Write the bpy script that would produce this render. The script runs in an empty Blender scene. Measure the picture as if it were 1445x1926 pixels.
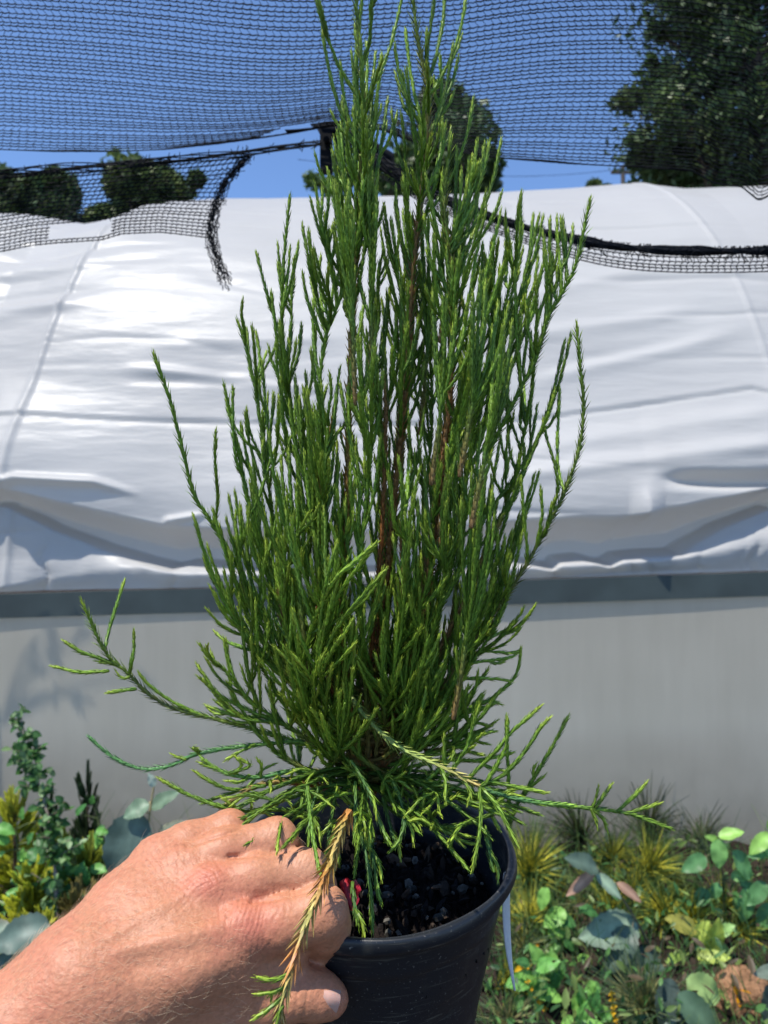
import bpy, math, random
import numpy as np
random.seed(7); RNG = np.random.default_rng(11)
SC = bpy.context.scene
COL = SC.collection
# ------------------------------------------------------------------ camera, sky, sun, exposure
CAMZ = 1.45
F = 26.0 / 36.0 * 1926.0
cam_d = bpy.data.cameras.new("camera"); cam = bpy.data.objects.new("camera", cam_d); COL.objects.link(cam)
cam.location = (0, 0, CAMZ); cam.rotation_euler = (math.pi / 2, 0, 0)
cam_d.sensor_fit = 'VERTICAL'; cam_d.sensor_height = 36.0; cam_d.lens = 26.0
cam_d.clip_start = 0.01; cam_d.clip_end = 500
cam_d.dof.use_dof = True; cam_d.dof.focus_distance = 0.44; cam_d.dof.aperture_fstop = 13.0
SC.camera = cam
SUN = np.array([-0.30, -0.23, 0.93]); SUN /= np.linalg.norm(SUN)
sun_el = math.asin(SUN[2]); sun_az = math.atan2(SUN[0], SUN[1])
w = bpy.data.worlds.new("World"); SC.world = w; w.use_nodes = True
nt = w.node_tree; bg = nt.nodes['Background']
sky = nt.nodes.new('ShaderNodeTexSky'); sky.sky_type = 'NISHITA'; sky.sun_disc = False
sky.sun_elevation = sun_el; sky.sun_rotation = sun_az; sky.altitude = 2500
sky.air_density = 1.0; sky.dust_density = 0.25; sky.ozone_density = 6.5
nt.links.new(sky.outputs[0], bg.inputs[0]); bg.inputs[1].default_value = 0.122
sd = bpy.data.lights.new("sun", 'SUN'); sd.energy = 2.9; sd.angle = math.radians(0.53); sd.color = (1.0, 0.955, 0.88)
so = bpy.data.objects.new("sun", sd); COL.objects.link(so)
so.rotation_euler = (math.pi / 2 - sun_el, 0, math.atan2(SUN[0], -SUN[1]))
so.rotation_euler = (math.acos(SUN[2]), 0, math.atan2(SUN[1], SUN[0]) + math.pi / 2)
SC.view_settings.view_transform = 'Standard'; SC.view_settings.look = 'None'
SC.view_settings.exposure = 1.0; SC.view_settings.gamma = 1.0
SC.cycles.use_denoising = True
SC.cycles.max_bounces = 8; SC.cycles.transparent_max_bounces = 12

# ------------------------------------------------------------------ helpers
def P(px, py, d):
    """a point seen at photo pixel (px, py), d metres ahead"""
    return np.array([d * (px - 722.5) / F, d, CAMZ - d * (py - 963.0) / F])
def PL(rows):
    return np.array([P(*r[:3]) for r in rows])
def interp(x, tab):
    t = np.asarray(tab, float)
    return np.interp(x, t[:, 0], t[:, 1])
def nrm(v):
    v = np.asarray(v, float); n = np.linalg.norm(v, axis=-1, keepdims=True)
    return v / np.maximum(n, 1e-12)
def resample(pts, n):
    """smooth (Catmull-Rom) resampling of a polyline to n points by arc length"""
    p = np.asarray(pts, float)
    if len(p) > 2:
        q = np.vstack([2 * p[0] - p[1], p, 2 * p[-1] - p[-2]]); out = []
        for i in range(1, len(q) - 2):
            t = np.linspace(0, 1, 9)[:-1, None]
            a, b, c, d = q[i - 1], q[i], q[i + 1], q[i + 2]
            out.append(0.5 * (2 * b + (c - a) * t + (2 * a - 5 * b + 4 * c - d) * t ** 2 + (3 * b - a - 3 * c + d) * t ** 3))
        p = np.vstack(out + [p[-1:]])
    s = np.r_[0, np.cumsum(np.linalg.norm(np.diff(p, axis=0), axis=1))]
    u = np.linspace(0, s[-1], n)
    return np.stack([np.interp(u, s, p[:, k]) for k in range(p.shape[1])], 1)
def length(pts):
    return float(np.linalg.norm(np.diff(np.asarray(pts), axis=0), axis=1).sum())
def frames(p):
    t = np.gradient(p, axis=0); t = nrm(t)
    ref = np.array([0.31, -0.2, 0.93]);
    if abs(t[0] @ nrm(ref)) > 0.92: ref = np.array([1.0, 0.1, 0.0])
    n = np.zeros_like(p); v = ref - t[0] * (ref @ t[0]); n[0] = nrm(v)
    for i in range(1, len(p)):
        v = n[i - 1] - t[i] * (n[i - 1] @ t[i]); n[i] = nrm(v)
    return t, n, np.cross(t, n)
class MB:
    """collects pieces of ONE mesh object"""
    def __init__(s): s.v = []; s.f = []; s.c = []; s.m = []; s.n = 0
    def add(s, v, f, c=(1, 1, 1), m=0):
        v = np.asarray(v, float); f = np.asarray(f, int)
        c = np.asarray(c, float)
        if c.ndim == 1: c = np.tile(c[None, :3], (len(v), 1))
        s.v.append(v); s.c.append(c[:, :3]); s.f.append(f + s.n); s.m.append(np.full(len(f), m)); s.n += len(v)
    def tube(s, pts, r, sides=6, c=(1, 1, 1), m=0, cap=True):
        p = np.asarray(pts, float); n = len(p)
        r = np.broadcast_to(np.asarray(r, float), (n,))
        t, a, b = frames(p)
        th = np.arange(sides) * 2 * math.pi / sides
        v = p[:, None] + r[:, None, None] * (np.cos(th)[None, :, None] * a[:, None] + np.sin(th)[None, :, None] * b[:, None])
        i = np.arange(n - 1)[:, None] * sides; j = np.arange(sides)[None]; k = (j + 1) % sides
        f = np.stack([i + j, i + k, i + sides + k, i + sides + j], -1).reshape(-1, 4)
        c = np.asarray(c, float)
        cc = np.repeat(c, sides, 0) if c.ndim == 2 else c
        s.add(v.reshape(-1, 3), f, cc, m)
        if cap:
            for e, q in ((0, -1), (n - 1, 1)):
                vv = np.vstack([v[e], p[e] + t[e] * q * r[e] * 0.7])
                ff = np.array([[jj, (jj + 1) % sides, sides, sides] for jj in range(sides)])
                if q < 0: ff = ff[:, [1, 0, 2, 2]]
                s.add(vv, ff, c[e] if c.ndim == 2 else c, m)
    def box(s, o, x, y, z, c=(1, 1, 1), m=0):
        """box centred at o with half-axis vectors x, y, z"""
        o, x, y, z = map(lambda q: np.asarray(q, float), (o, x, y, z))
        v = [o + i * x + j * y + k * z for i in (-1, 1) for j in (-1, 1) for k in (-1, 1)]
        s.add(v, [[0, 1, 3, 2], [4, 6, 7, 5], [0, 4, 5, 1], [2, 3, 7, 6], [0, 2, 6, 4], [1, 5, 7, 3]], c, m)
    def grid(s, V, c=(1, 1, 1), m=0, wrap=False):
        a, b = V.shape[:2]
        i = np.arange(a - 1)[:, None] * b; j = np.arange(b if wrap else b - 1)[None]; k = (j + 1) % b
        f = np.stack([i + j, i + k, i + b + k, i + b + j], -1).reshape(-1, 4)
        c = np.asarray(c, float)
        s.add(V.reshape(-1, 3), f, c.reshape(-1, 3) if c.ndim == 3 else c, m)
    def build(s, name, mats, parent=None, smooth=True):
        v = np.vstack(s.v); c = np.vstack(s.c); f = []
        mi = []
        for q, mm in zip(s.f, s.m):
            if q.shape[1] == 4:
                tri = q[:, 2] == q[:, 3]
                f += q[~tri].tolist() + q[tri][:, :3].tolist(); mi += mm[~tri].tolist() + mm[tri].tolist()
            else: f += q.tolist(); mi += mm.tolist()
        me = bpy.data.meshes.new(name); me.from_pydata(v.tolist(), [], f)
        at = me.color_attributes.new("Col", 'FLOAT_COLOR', 'POINT')
        at.data.foreach_set("color", np.c_[c, np.ones(len(c))].astype(np.float32).ravel())
        for m in (mats if isinstance(mats, (list, tuple)) else [mats]): me.materials.append(m)
        me.polygons.foreach_set("material_index", np.array(mi, np.int32))
        me.polygons.foreach_set("use_smooth", np.full(len(f), smooth))
        me.update()
        o = bpy.data.objects.new(name, me); COL.objects.link(o)
        if parent is not None:
            o.parent = parent; o.matrix_parent_inverse = parent.matrix_world.inverted()
        return o
def tag(o, label=None, cat=None, group=None, kind=None):
    for k, v in (("label", label), ("category", cat), ("group", group), ("kind", kind)):
        if v: o[k] = v
    return o
def empty(name, loc, label=None, cat=None, group=None):
    o = bpy.data.objects.new(name, None); COL.objects.link(o); o.location = [float(q) for q in loc]
    o.empty_display_size = 0.05
    bpy.context.view_layer.update()
    return tag(o, label, cat, group)

# ------------------------------------------------------------------ materials
def mat(name, base=(0.5, 0.5, 0.5), rough=0.5, spec=0.5, attr=False, noise=None, bump=None, sss=0, translucent=0, metallic=0, coat=0):
    """attr: multiply by the mesh's own colours; noise=(scale, low, high); bump=(scale, strength, distance)"""
    m = bpy.data.materials.new(name); m.use_nodes = True
    t = m.node_tree; b = t.nodes['Principled BSDF']; L = t.links.new
    b.inputs['Roughness'].default_value = rough; b.inputs['Specular IOR Level'].default_value = spec
    b.inputs['Metallic'].default_value = metallic
    b.inputs['Base Color'].default_value = (*base, 1)
    co = t.nodes.new('ShaderNodeTexCoord')
    out = None
    if attr:
        a = t.nodes.new('ShaderNodeVertexColor'); a.layer_name = "Col"; out = a.outputs['Color']
    if noise:
        n = t.nodes.new('ShaderNodeTexNoise'); n.inputs['Scale'].default_value = noise[0]; n.inputs['Detail'].default_value = 5
        L(co.outputs['Object'], n.inputs['Vector'])
        r = t.nodes.new('ShaderNodeMapRange'); r.inputs[1].default_value = 0.3; r.inputs[2].default_value = 0.7
        r.inputs[3].default_value = noise[1]; r.inputs[4].default_value = noise[2]; L(n.outputs['Fac'], r.inputs[0])
        x = t.nodes.new('ShaderNodeMix'); x.data_type = 'RGBA'; x.blend_type = 'MULTIPLY'; x.inputs[0].default_value = 1
        if out: L(out, x.inputs[6])
        else: x.inputs[6].default_value = (*base, 1)
        L(r.outputs[0], x.inputs[7]); out = x.outputs[2]
    if out: L(out, b.inputs['Base Color'])
    if bump:
        n = t.nodes.new('ShaderNodeTexNoise'); n.inputs['Scale'].default_value = bump[0]; n.inputs['Detail'].default_value = 4
        L(co.outputs['Object'], n.inputs['Vector'])
        u = t.nodes.new('ShaderNodeBump'); u.inputs['Strength'].default_value = bump[1]; u.inputs['Distance'].default_value = bump[2]
        L(n.outputs['Fac'], u.inputs['Height']); L(u.outputs[0], b.inputs['Normal'])
    if coat: b.inputs['Coat Weight'].default_value = coat; b.inputs['Coat Roughness'].default_value = 0.1
    if sss:
        b.inputs['Subsurface Weight'].default_value = sss; b.inputs['Subsurface Radius'].default_value = (1.0, 0.35, 0.2)
        b.inputs['Subsurface Scale'].default_value = 0.004
    if translucent:
        tr = t.nodes.new('ShaderNodeBsdfTranslucent'); mx = t.nodes.new('ShaderNodeMixShader'); mx.inputs[0].default_value = translucent
        if out: L(out, tr.inputs[0])
        else: tr.inputs[0].default_value = (*base, 1)
        L(b.outputs[0], mx.inputs[1]); L(tr.outputs[0], mx.inputs[2]); L(mx.outputs[0], t.nodes['Material Output'].inputs[0])
    return m
M_twig = mat("conifer scale foliage", attr=True, rough=0.42, spec=0.3, noise=(260, 0.75, 1.2), translucent=0.12)
M_leaf = mat("leaf", attr=True, rough=0.45, spec=0.4, noise=(35, 0.8, 1.15), translucent=0.35)
M_tree = mat("tree leaf", attr=True, rough=0.5, spec=0.35, translucent=0.3)
M_bark = mat("bark", attr=True, rough=0.85, spec=0.2, noise=(60, 0.6, 1.2), bump=(140, 0.6, 0.002))
M_net = mat("black knit plastic", base=(0.010, 0.011, 0.014), rough=0.7, spec=0.12)
M_pot = mat("black pot plastic", base=(0.016, 0.018, 0.021), rough=0.42, spec=0.5, noise=(25, 0.7, 1.5), bump=(160, 0.12, 0.0006))
M_white = mat("white tag plastic", base=(0.8, 0.8, 0.78), rough=0.4, translucent=0.4)
M_wood = mat("dark painted board", base=(0.050, 0.066, 0.062), rough=0.6, noise=(6, 0.8, 1.2))
# ------------------------------------------------------------------ ground
def make_ground():
    xs = np.r_[np.linspace(-60, -5, 12), np.linspace(-4, 4, 120), np.linspace(5, 60, 12)]
    ys = np.r_[np.linspace(-20, 0.5, 6), np.linspace(0.8, 4.2, 90), np.linspace(5, 90, 14)]
    X, Y = np.meshgrid(xs, ys)
    Z = 0.012 * np.sin(X * 9.1 + Y * 4) * np.sin(Y * 11 - X * 3) + 0.01 * RNG.standard_normal(X.shape) * (np.abs(X) < 4.2)
    Z = np.where((np.abs(X) < 4.2) & (Y < 4.3) & (Y > 0.6), Z, 0)
    b = MB(); b.grid(np.stack([X, Y, Z], -1))
    m = mat("dark bed soil", base=(0.030, 0.022, 0.016), rough=0.95, spec=0.15, noise=(7, 0.5, 1.7), bump=(60, 0.9, 0.02))
    tag(b.build("ground", m), kind="structure")
make_ground()

# ------------------------------------------------------------------ white film greenhouse
WT = [(-1500, 1150), (0, 1112), (230, 1105), (700, 1094), (1000, 1085), (1445, 1070), (3000, 1035)]   # top edge of the side wall
BC = [(-1200, 990), (-60, 950), (0, 934), (20, 931), (100, 946), (200, 968), (320, 993), (440, 998), (700, 1000), (900, 990), (1000, 979),
      (1120, 976), (1195, 975), (1230, 963), (1300, 950), (1360, 942), (1445, 922), (1700, 960), (3000, 960)]
RC = [(-1200, 1060), (-60, 985), (0, 946), (20, 946), (60, 965), (100, 985), (200, 1025), (280, 1050), (330, 1062), (360, 1053), (430, 1057),
      (480, 1062), (600, 1070), (900, 1060), (960, 1044), (1020, 1058), (1035, 1060), (1046, 1046), (1090, 1042), (1128, 1052), (1140, 1052),
      (1160, 1039), (1270, 1031), (1290, 1018), (1350, 985), (1445, 947), (1700, 1010), (3000, 1000)]
KC = [(-1200, 1130), (0, 1104), (60, 1090), (160, 1076), (280, 1066), (340, 1078), (700, 1080), (1000, 1066), (1200, 1056), (1300, 1045), (1445, 1020), (3000, 1010)]
CINCH = [333, 382, 438, 520, 610, 760, 905, 1032, 1141, 1178, 1213, 1249, 1304, 1380, 1402, 1424, 1500, 1600, -40, 90]
YW = 3.30
def vnoise(u, v, seed):
    """cheap smooth value noise"""
    r = np.random.default_rng(seed).random((64, 64))
    iu = np.floor(u).astype(int); iv = np.floor(v).astype(int); fu = u - iu; fv = v - iv
    fu = fu * fu * (3 - 2 * fu); fv = fv * fv * (3 - 2 * fv)
    g = lambda a, b: r[a % 64, b % 64]
    return (g(iu, iv) * (1 - fu) + g(iu + 1, iv) * fu) * (1 - fv) + (g(iu, iv + 1) * (1 - fu) + g(iu + 1, iv + 1) * fu) * fv - 0.5
def sstep(a, b, x):
    t = np.clip((x - a) / (b - a), 0, 1); return t * t * (3 - 2 * t)
def wall_top(u, y=YW):
    px = 722.5 + F * u / y
    return CAMZ - y * (interp(px, WT) - 963) / F
def roof_displace(px, py, u, th):
    """how far the film stands proud (+, metres) of the smooth hoop shape"""
    B = interp(px, BC); R = interp(px, RC); K = interp(px, KC); W = interp(px, WT)
    wob = 5 * vnoise(px / 60, py * 0, 5)
    B = B + wob * 0.6; R = R + wob * 0.4
    # hoops and the sag between them
    hoop = lambda c: c - 0.22 * np.sin(th) ** 2 * np.sign(c)
    d = np.zeros_like(px)
    for c in (-5.2, -1.66, 1.80, 5.3):
        q = np.abs(u - hoop(c)); d = np.maximum(d, sstep(0.03, 0.3, th) * 0.06 * np.exp(-(q / 0.9) ** 1.2) + (0.013 if c < 0 else 0.007) * np.exp(-(q / 0.015) ** 2))
    # draped folds, long across and short up the roof; stronger at the left
    s = th * 2.35
    up = sstep(0.16, 0.5, th)
    amp = 0.0032 + 0.011 * sstep(-1.2, -2.2, u)
    tilt = 0.10 * u + 0.05 * np.sin(u * 1.7)
    d += amp * 2.0 * vnoise(u * 0.55 + 7, (s + tilt) * 5.5, 1)
    d += amp * 1.5 * np.abs(vnoise(u * 0.9 + 3, (s + tilt * 1.5) * 11, 2)) * (0.4 + up)
    d += 0.0025 * vnoise(u * 3.2, s * 16 - u * 2.0, 3)
    d -= 0.008 * np.exp(-((vnoise(u * 0.7 + 31, (s + 0.8 * tilt) * 4.2, 8)) / 0.035) ** 2) * (0.5 + 0.5 * np.sin(u * 2.3 + s * 3))
    fold = lambda x0, y0, x1, y1, w, a: a * np.exp(-((py - (y0 + (y1 - y0) * (px - x0) / (x1 - x0))) / w) ** 2) * sstep(x0 - 40, x0 + 60, px) * sstep(x1 + 40, x1 - 60, px)
    d += fold(250, 700, 620, 735, 10, 0.013) + fold(300, 655, 640, 640, 14, 0.012) - fold(250, 722, 620, 722, 8, 0.010)
    d += fold(-100, 560, 210, 510, 14, 0.022) + fold(-100, 620, 160, 590, 10, 0.018) + fold(-60, 500, 250, 455, 16, 0.03) - fold(-100, 590, 180, 560, 8, 0.015)
    d += fold(980, 640, 1290, 600, 14, 0.014) + fold(1010, 720, 1380, 640, 16, 0.014) - fold(1040, 690, 1290, 650, 12, 0.010) + fold(1000, 560, 1300, 505, 12, 0.008)
    d += fold(1000, 850, 1440, 790, 18, 0.012) + fold(960, 905, 1445, 850, 16, 0.018) + fold(1450, 760, 1700, 720, 12, 0.02)
    # purlin seam: the film above stands proud of the film below
    seam = interp(px, [(-600, 830), (70, 795), (560, 797), (900, 797), (1000, 791), (1400, 741), (1460, 760), (2200, 700)])
    d += 0.008 * sstep(seam + 3, seam - 2, py) * sstep(seam - 90, seam - 6, py) - 0.006 * np.exp(-((py - seam - 4) / 4) ** 2)
    # the belly, the shaded recess under it and the gathered roll on the wall
    belly = 0.17 * sstep(B - 230, B - 20, py) * (0.75 + 0.5 * vnoise(px / 160, py * 0 + 2, 6))
    under = sstep(B - 4, B + np.maximum(R - B, 8) * 0.62, py)
    d += belly * (1 - under) - 0.12 * under * sstep(0, 30, R - B)
    ridge = np.maximum(K, R + 6)
    roll = sstep(R - 3, R + 13, py)
    d += roll * (0.12 * sstep(0, 30, R - B) + 0.022 + (0.03 + 0.055 * sstep(130, 330, px)) * sstep(R, ridge, py))
    d -= 0.030 * sstep(ridge, W + 6, py)
    cin = np.zeros_like(px)
    for c in CINCH:
        cin = np.maximum(cin, np.exp(-np.abs((px - c - 6 * np.sin(py * 0.1)) / 9.0)) * (0.6 + 0.4 * math.sin(c)))
    d -= 0.034 * cin * sstep(R + 6, W - 6, py) * sstep(0, 90, R - 960 + 60)
    d += 0.012 * vnoise(px / 26, py / 50, 9) * sstep(R, R + 14, py)
    # the small peaked flap at the right and the pleat at the left
    tent = lambda cx, w: np.clip(1 - np.abs(px - cx) / w, 0, 1)
    d += 0.05 * tent(1195, 32) * sstep(905, 970, py) * (1 - sstep(975, 985, py))
    d -= 0.075 * np.exp(-((py - interp(px, [(1200, 912), (1330, 915), (1445, 912)])) / 12) ** 2) * sstep(1200, 1300, px) * sstep(1700, 1445, px)
    d -= 0.04 * np.exp(-((py - 931) / 9) ** 2) * np.exp(-((px - 10) / 40) ** 2)
    d += 0.03 * np.exp(-((py - interp(px, [(20, 925), (60, 914), (200, 918), (280, 938)])) / 8) ** 2) * sstep(10, 60, px) * sstep(300, 180, px)
    d += 0.022 * np.exp(-((py - (985 - 0.16 * (px - 320))) / 7) ** 2) * sstep(316, 330, px) * sstep(420, 350, px)
    return d
def make_greenhouse():
    g = empty("greenhouse", (0, YW, 0), "long white plastic film greenhouse with a sagging arched roof on a grey side wall", "greenhouse")
    m = bpy.data.materials.new("white greenhouse film"); m.use_nodes = True
    t = m.node_tree; b = t.nodes['Principled BSDF']; L = t.links.new
    b.inputs['Base Color'].default_value = (0.66, 0.67, 0.71, 1); b.inputs['Roughness'].default_value = 0.36; b.inputs['Specular IOR Level'].default_value = 0.24
    co = t.nodes.new('ShaderNodeTexCoord'); mp = t.nodes.new('ShaderNodeMapping'); mp.inputs['Scale'].default_value = (1.2, 4, 6)
    n = t.nodes.new('ShaderNodeTexNoise'); n.inputs['Scale'].default_value = 2.5; n.inputs['Detail'].default_value = 6
    L(co.outputs['Object'], mp.inputs[0]); L(mp.outputs[0], n.inputs['Vector'])
    u = t.nodes.new('ShaderNodeBump'); u.inputs['Strength'].default_value = 0.35; u.inputs['Distance'].default_value = 0.02
    L(n.outputs['Fac'], u.inputs['Height']); L(u.outputs[0], b.inputs['Normal'])
    mp2 = t.nodes.new('ShaderNodeMapping'); mp2.inputs['Scale'].default_value = (0.9, 2.2, 3.2); mp2.inputs['Rotation'].default_value = (0, 0.12, 0)
    rn = t.nodes.new('ShaderNodeTexNoise'); rn.noise_type = 'RIDGED_MULTIFRACTAL'; rn.inputs['Scale'].default_value = 1.6; rn.inputs['Detail'].default_value = 3; rn.inputs['Distortion'].default_value = 0.4
    L(co.outputs['Object'], mp2.inputs[0]); L(mp2.outputs[0], rn.inputs['Vector'])
    u2 = t.nodes.new('ShaderNodeBump'); u2.inputs['Strength'].default_value = 0.22; u2.inputs['Distance'].default_value = 0.02
    L(rn.outputs['Fac'], u2.inputs['Height']); L(u2.outputs[0], u.inputs['Normal'])
    n2 = t.nodes.new('ShaderNodeTexNoise'); n2.inputs['Scale'].default_value = 1.3; n2.inputs['Detail'].default_value = 8
    r = t.nodes.new('ShaderNodeValToRGB'); r.color_ramp.elements[0].position = 0.3; r.color_ramp.elements[0].color = (0.645, 0.63, 0.605, 1)
    r.color_ramp.elements[1].position = 0.7; r.color_ramp.elements[1].color = (0.715, 0.70, 0.67, 1)
    tr = t.nodes.new('ShaderNodeBsdfTranslucent'); mx = t.nodes.new('ShaderNodeMixShader'); mx.inputs[0].default_value = 0.42
    L(r.outputs[0], tr.inputs[0]); L(u.outputs[0], tr.inputs['Normal']); L(b.outputs[0], mx.inputs[1]); L(tr.outputs[0], mx.inputs[2]); L(mx.outputs[0], t.nodes['Material Output'].inputs[0])
    L(co.outputs['Object'], n2.inputs['Vector']); L(n2.outputs['Fac'], r.inputs[0]); L(r.outputs[0], b.inputs['Base Color'])
    us = np.r_[np.linspace(-6.5, -2.6, 40)[:-1], np.linspace(-2.6, 2.9, 560), np.linspace(2.9, 6.5, 36)[1:]]
    ths = np.r_[np.linspace(0, 0.24, 190)[:-1], np.linspace(0.24, 1.35, 230)[:-1], np.linspace(1.35, 3.14, 50)]
    U, T = np.meshgrid(us, ths)
    bb = 2.50 + interp(722.5 + F * U / 5.0, [(-400, 0.0), (60, -0.10), (190, -0.21), (235, -0.19), (350, -0.08), (430, -0.05), (730, -0.03), (950, -0.04), (1050, -0.05), (1150, -0.05), (1250, -0.08), (1445, -0.04), (2000, -0.1)])
    a = 2.2
    z0 = wall_top(U)
    Y = YW + a * (1 - np.cos(T)); Z = z0 + bb * np.sin(T)
    PX = 722.5 + F * U / Y; PY = 963 - F * (Z - CAMZ) / Y
    D = roof_displace(PX, PY, U, T)
    D = np.where(T > 1.4, D * np.clip((2.2 - T) / 0.8, 0, 1), D)
    ny = -np.cos(T) * bb; nz = np.sin(T) * a; q = np.sqrt(ny ** 2 + nz ** 2)
    V = np.stack([U, Y + D * ny / q, Z + D * nz / q], -1)
    mb = MB(); mb.grid(V); mb.build("roof_film", m, g)
    # side wall of translucent panel
    mw = bpy.data.materials.new("grey wall panel"); mw.use_nodes = True
    t = mw.node_tree; b = t.nodes['Principled BSDF']; L = t.links.new
    b.inputs['Roughness'].default_value = 0.24; b.inputs['Specular IOR Level'].default_value = 0.55
    co = t.nodes.new('ShaderNodeTexCoord'); mp = t.nodes.new('ShaderNodeMapping'); mp.inputs['Scale'].default_value = (5, 1, 0.6)
    n = t.nodes.new('ShaderNodeTexNoise'); n.inputs['Scale'].default_value = 3; n.inputs['Detail'].default_value = 6
    L(co.outputs['Object'], mp.inputs[0]); L(mp.outputs[0], n.inputs['Vector'])
    r = t.nodes.new('ShaderNodeValToRGB'); r.color_ramp.elements[0].position = 0.3; r.color_ramp.elements[0].color = (0.64, 0.585, 0.475, 1)
    r.color_ramp.elements[1].position = 0.7; r.color_ramp.elements[1].color = (0.74, 0.68, 0.56, 1)
    tr = t.nodes.new('ShaderNodeBsdfTranslucent'); mx = t.nodes.new('ShaderNodeMixShader'); mx.inputs[0].default_value = 0.55
    L(r.outputs[0], tr.inputs[0]); L(b.outputs[0], mx.inputs[1]); L(tr.outputs[0], mx.inputs[2]); L(mx.outputs[0], t.nodes['Material Output'].inputs[0])
    n3 = t.nodes.new('ShaderNodeTexNoise'); n3.inputs['Scale'].default_value = 2.2; n3.inputs['Detail'].default_value = 3
    ad = t.nodes.new('ShaderNodeMath'); ad.operation = 'MULTIPLY_ADD'; ad.inputs[1].default_value = 0.45; 
    sc = t.nodes.new('ShaderNodeMath'); sc.operation = 'MULTIPLY'; sc.inputs[1].default_value = 0.55
    L(co.outputs['Object'], n3.inputs['Vector']); L(n3.outputs['Fac'], sc.inputs[0]); L(n.outputs['Fac'], ad.inputs[0]); L(sc.outputs[0], ad.inputs[2])
    L(ad.outputs[0], r.inputs[0])
    # browner towards the bottom, broken up by noise
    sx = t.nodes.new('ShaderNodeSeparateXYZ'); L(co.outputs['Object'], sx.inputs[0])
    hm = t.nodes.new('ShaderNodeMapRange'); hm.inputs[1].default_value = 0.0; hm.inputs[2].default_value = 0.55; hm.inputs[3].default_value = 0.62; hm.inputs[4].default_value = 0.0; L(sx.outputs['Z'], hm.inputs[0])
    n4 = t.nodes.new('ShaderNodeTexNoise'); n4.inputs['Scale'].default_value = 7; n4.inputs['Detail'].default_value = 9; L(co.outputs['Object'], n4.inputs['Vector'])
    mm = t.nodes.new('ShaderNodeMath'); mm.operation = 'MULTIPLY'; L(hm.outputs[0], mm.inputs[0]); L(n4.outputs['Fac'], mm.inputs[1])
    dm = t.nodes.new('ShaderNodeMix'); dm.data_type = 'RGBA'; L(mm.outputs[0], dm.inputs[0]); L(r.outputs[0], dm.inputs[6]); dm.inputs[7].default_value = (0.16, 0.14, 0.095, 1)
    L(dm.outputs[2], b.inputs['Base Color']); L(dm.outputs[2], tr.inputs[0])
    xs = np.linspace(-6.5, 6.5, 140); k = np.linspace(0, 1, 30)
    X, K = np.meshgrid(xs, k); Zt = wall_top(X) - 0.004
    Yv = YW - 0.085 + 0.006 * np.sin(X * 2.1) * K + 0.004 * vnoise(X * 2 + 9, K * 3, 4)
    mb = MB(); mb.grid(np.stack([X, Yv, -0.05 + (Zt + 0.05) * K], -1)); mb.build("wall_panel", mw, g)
    # wooden rail that the film is stapled to
    mb = MB(); xs = np.linspace(-6.5, 6.5, 60); zt = wall_top(xs)
    y0, y1 = YW - 0.099, YW - 0.093
    ring = np.stack([np.stack([xs, 0 * xs + y, zt + z], -1) for y, z in ((y0, -0.004), (y0, -0.108), (y1, -0.108), (y1, -0.004))], 1)
    mb.grid(ring, wrap=True); mb.build("top_rail", M_wood, g, smooth=False)
    return g
make_greenhouse()

# ------------------------------------------------------------------ trees beyond the greenhouse
def leaf_cloud(b, centres, radii, n, size, cols, squash=0.8):
    centres = np.asarray(centres, float); k = len(centres)
    idx = RNG.integers(0, k, n); d = nrm(RNG.standard_normal((n, 3))); rr = RNG.random(n) ** 0.45
    p = centres[idx] + d * (rr * np.asarray(radii)[idx])[:, None] * np.array([1, 1, squash])
    a = nrm(RNG.standard_normal((n, 3))); c = nrm(np.cross(a, RNG.standard_normal((n, 3))))
    s = size * (0.6 + 0.8 * RNG.random(n))[:, None]
    V = np.stack([p - a * s, p + c * s * 0.5, p + a * s, p - c * s * 0.5], 1).reshape(-1, 3)
    f = np.arange(n * 4).reshape(-1, 4)
    cols = np.asarray(cols, float); cc = cols[(idx * 7 + RNG.integers(0, 2, n)) % len(cols)] * (0.75 + 0.5 * RNG.random(n))[:, None]
    b.add(V, f, np.repeat(cc, 4, 0))
def big_tree(name, base, clumps, n, size, cols, label, trunk_r, limb_top):
    g = empty(name, base, label, "tree", None)
    base = np.asarray(base, float); c = np.array([q[:3] for q in clumps]); r = np.array([q[3] for q in clumps])
    b = MB(); leaf_cloud(b, c, r, n, size, cols); b.build("crown", M_tree, g, smooth=False)
    b = MB(); top = np.asarray(limb_top, float)
    b.tube(resample([base, base * 0.5 + top * 0.5 + [0.15, 0, 0], top], 14), np.linspace(trunk_r, trunk_r * 0.3, 14), 10, (0.10, 0.075, 0.055))
    for q in c[::max(1, len(c) // 14)]:
        k = 0.25 + 0.6 * RNG.random(); st = base + (top - base) * k
        b.tube(resample([st, st * 0.5 + q * 0.5 + [0, 0, -0.15], q], 8), np.linspace(trunk_r * 0.35, trunk_r * 0.06, 8), 6, (0.10, 0.075, 0.055))
    b.build("trunk", M_bark, g)
    return g
G1 = [(0.07, 0.12, 0.04), (0.055, 0.095, 0.035), (0.11, 0.16, 0.05), (0.075, 0.105, 0.045)]
G2 = [(0.085, 0.13, 0.04), (0.13, 0.18, 0.05), (0.06, 0.10, 0.035)]
def indoor():  # unseen plants added behind the panel to darken the lower wall
    b = MB(); c = []; r = []
    for _ in range(70):
        c.append((-3.2 + 6.6 * RNG.random(), YW + 0.17 + 0.5 * RNG.random(), 0.05 + 0.42 * RNG.random() ** 1.5)); r.append(0.10 + 0.10 * RNG.random())
    leaf_cloud(b, c, r, 5200, 0.045, G1); tag(b.build("added_indoor_foliage", M_tree, smooth=False), kind="stuff")
indoor()
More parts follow.
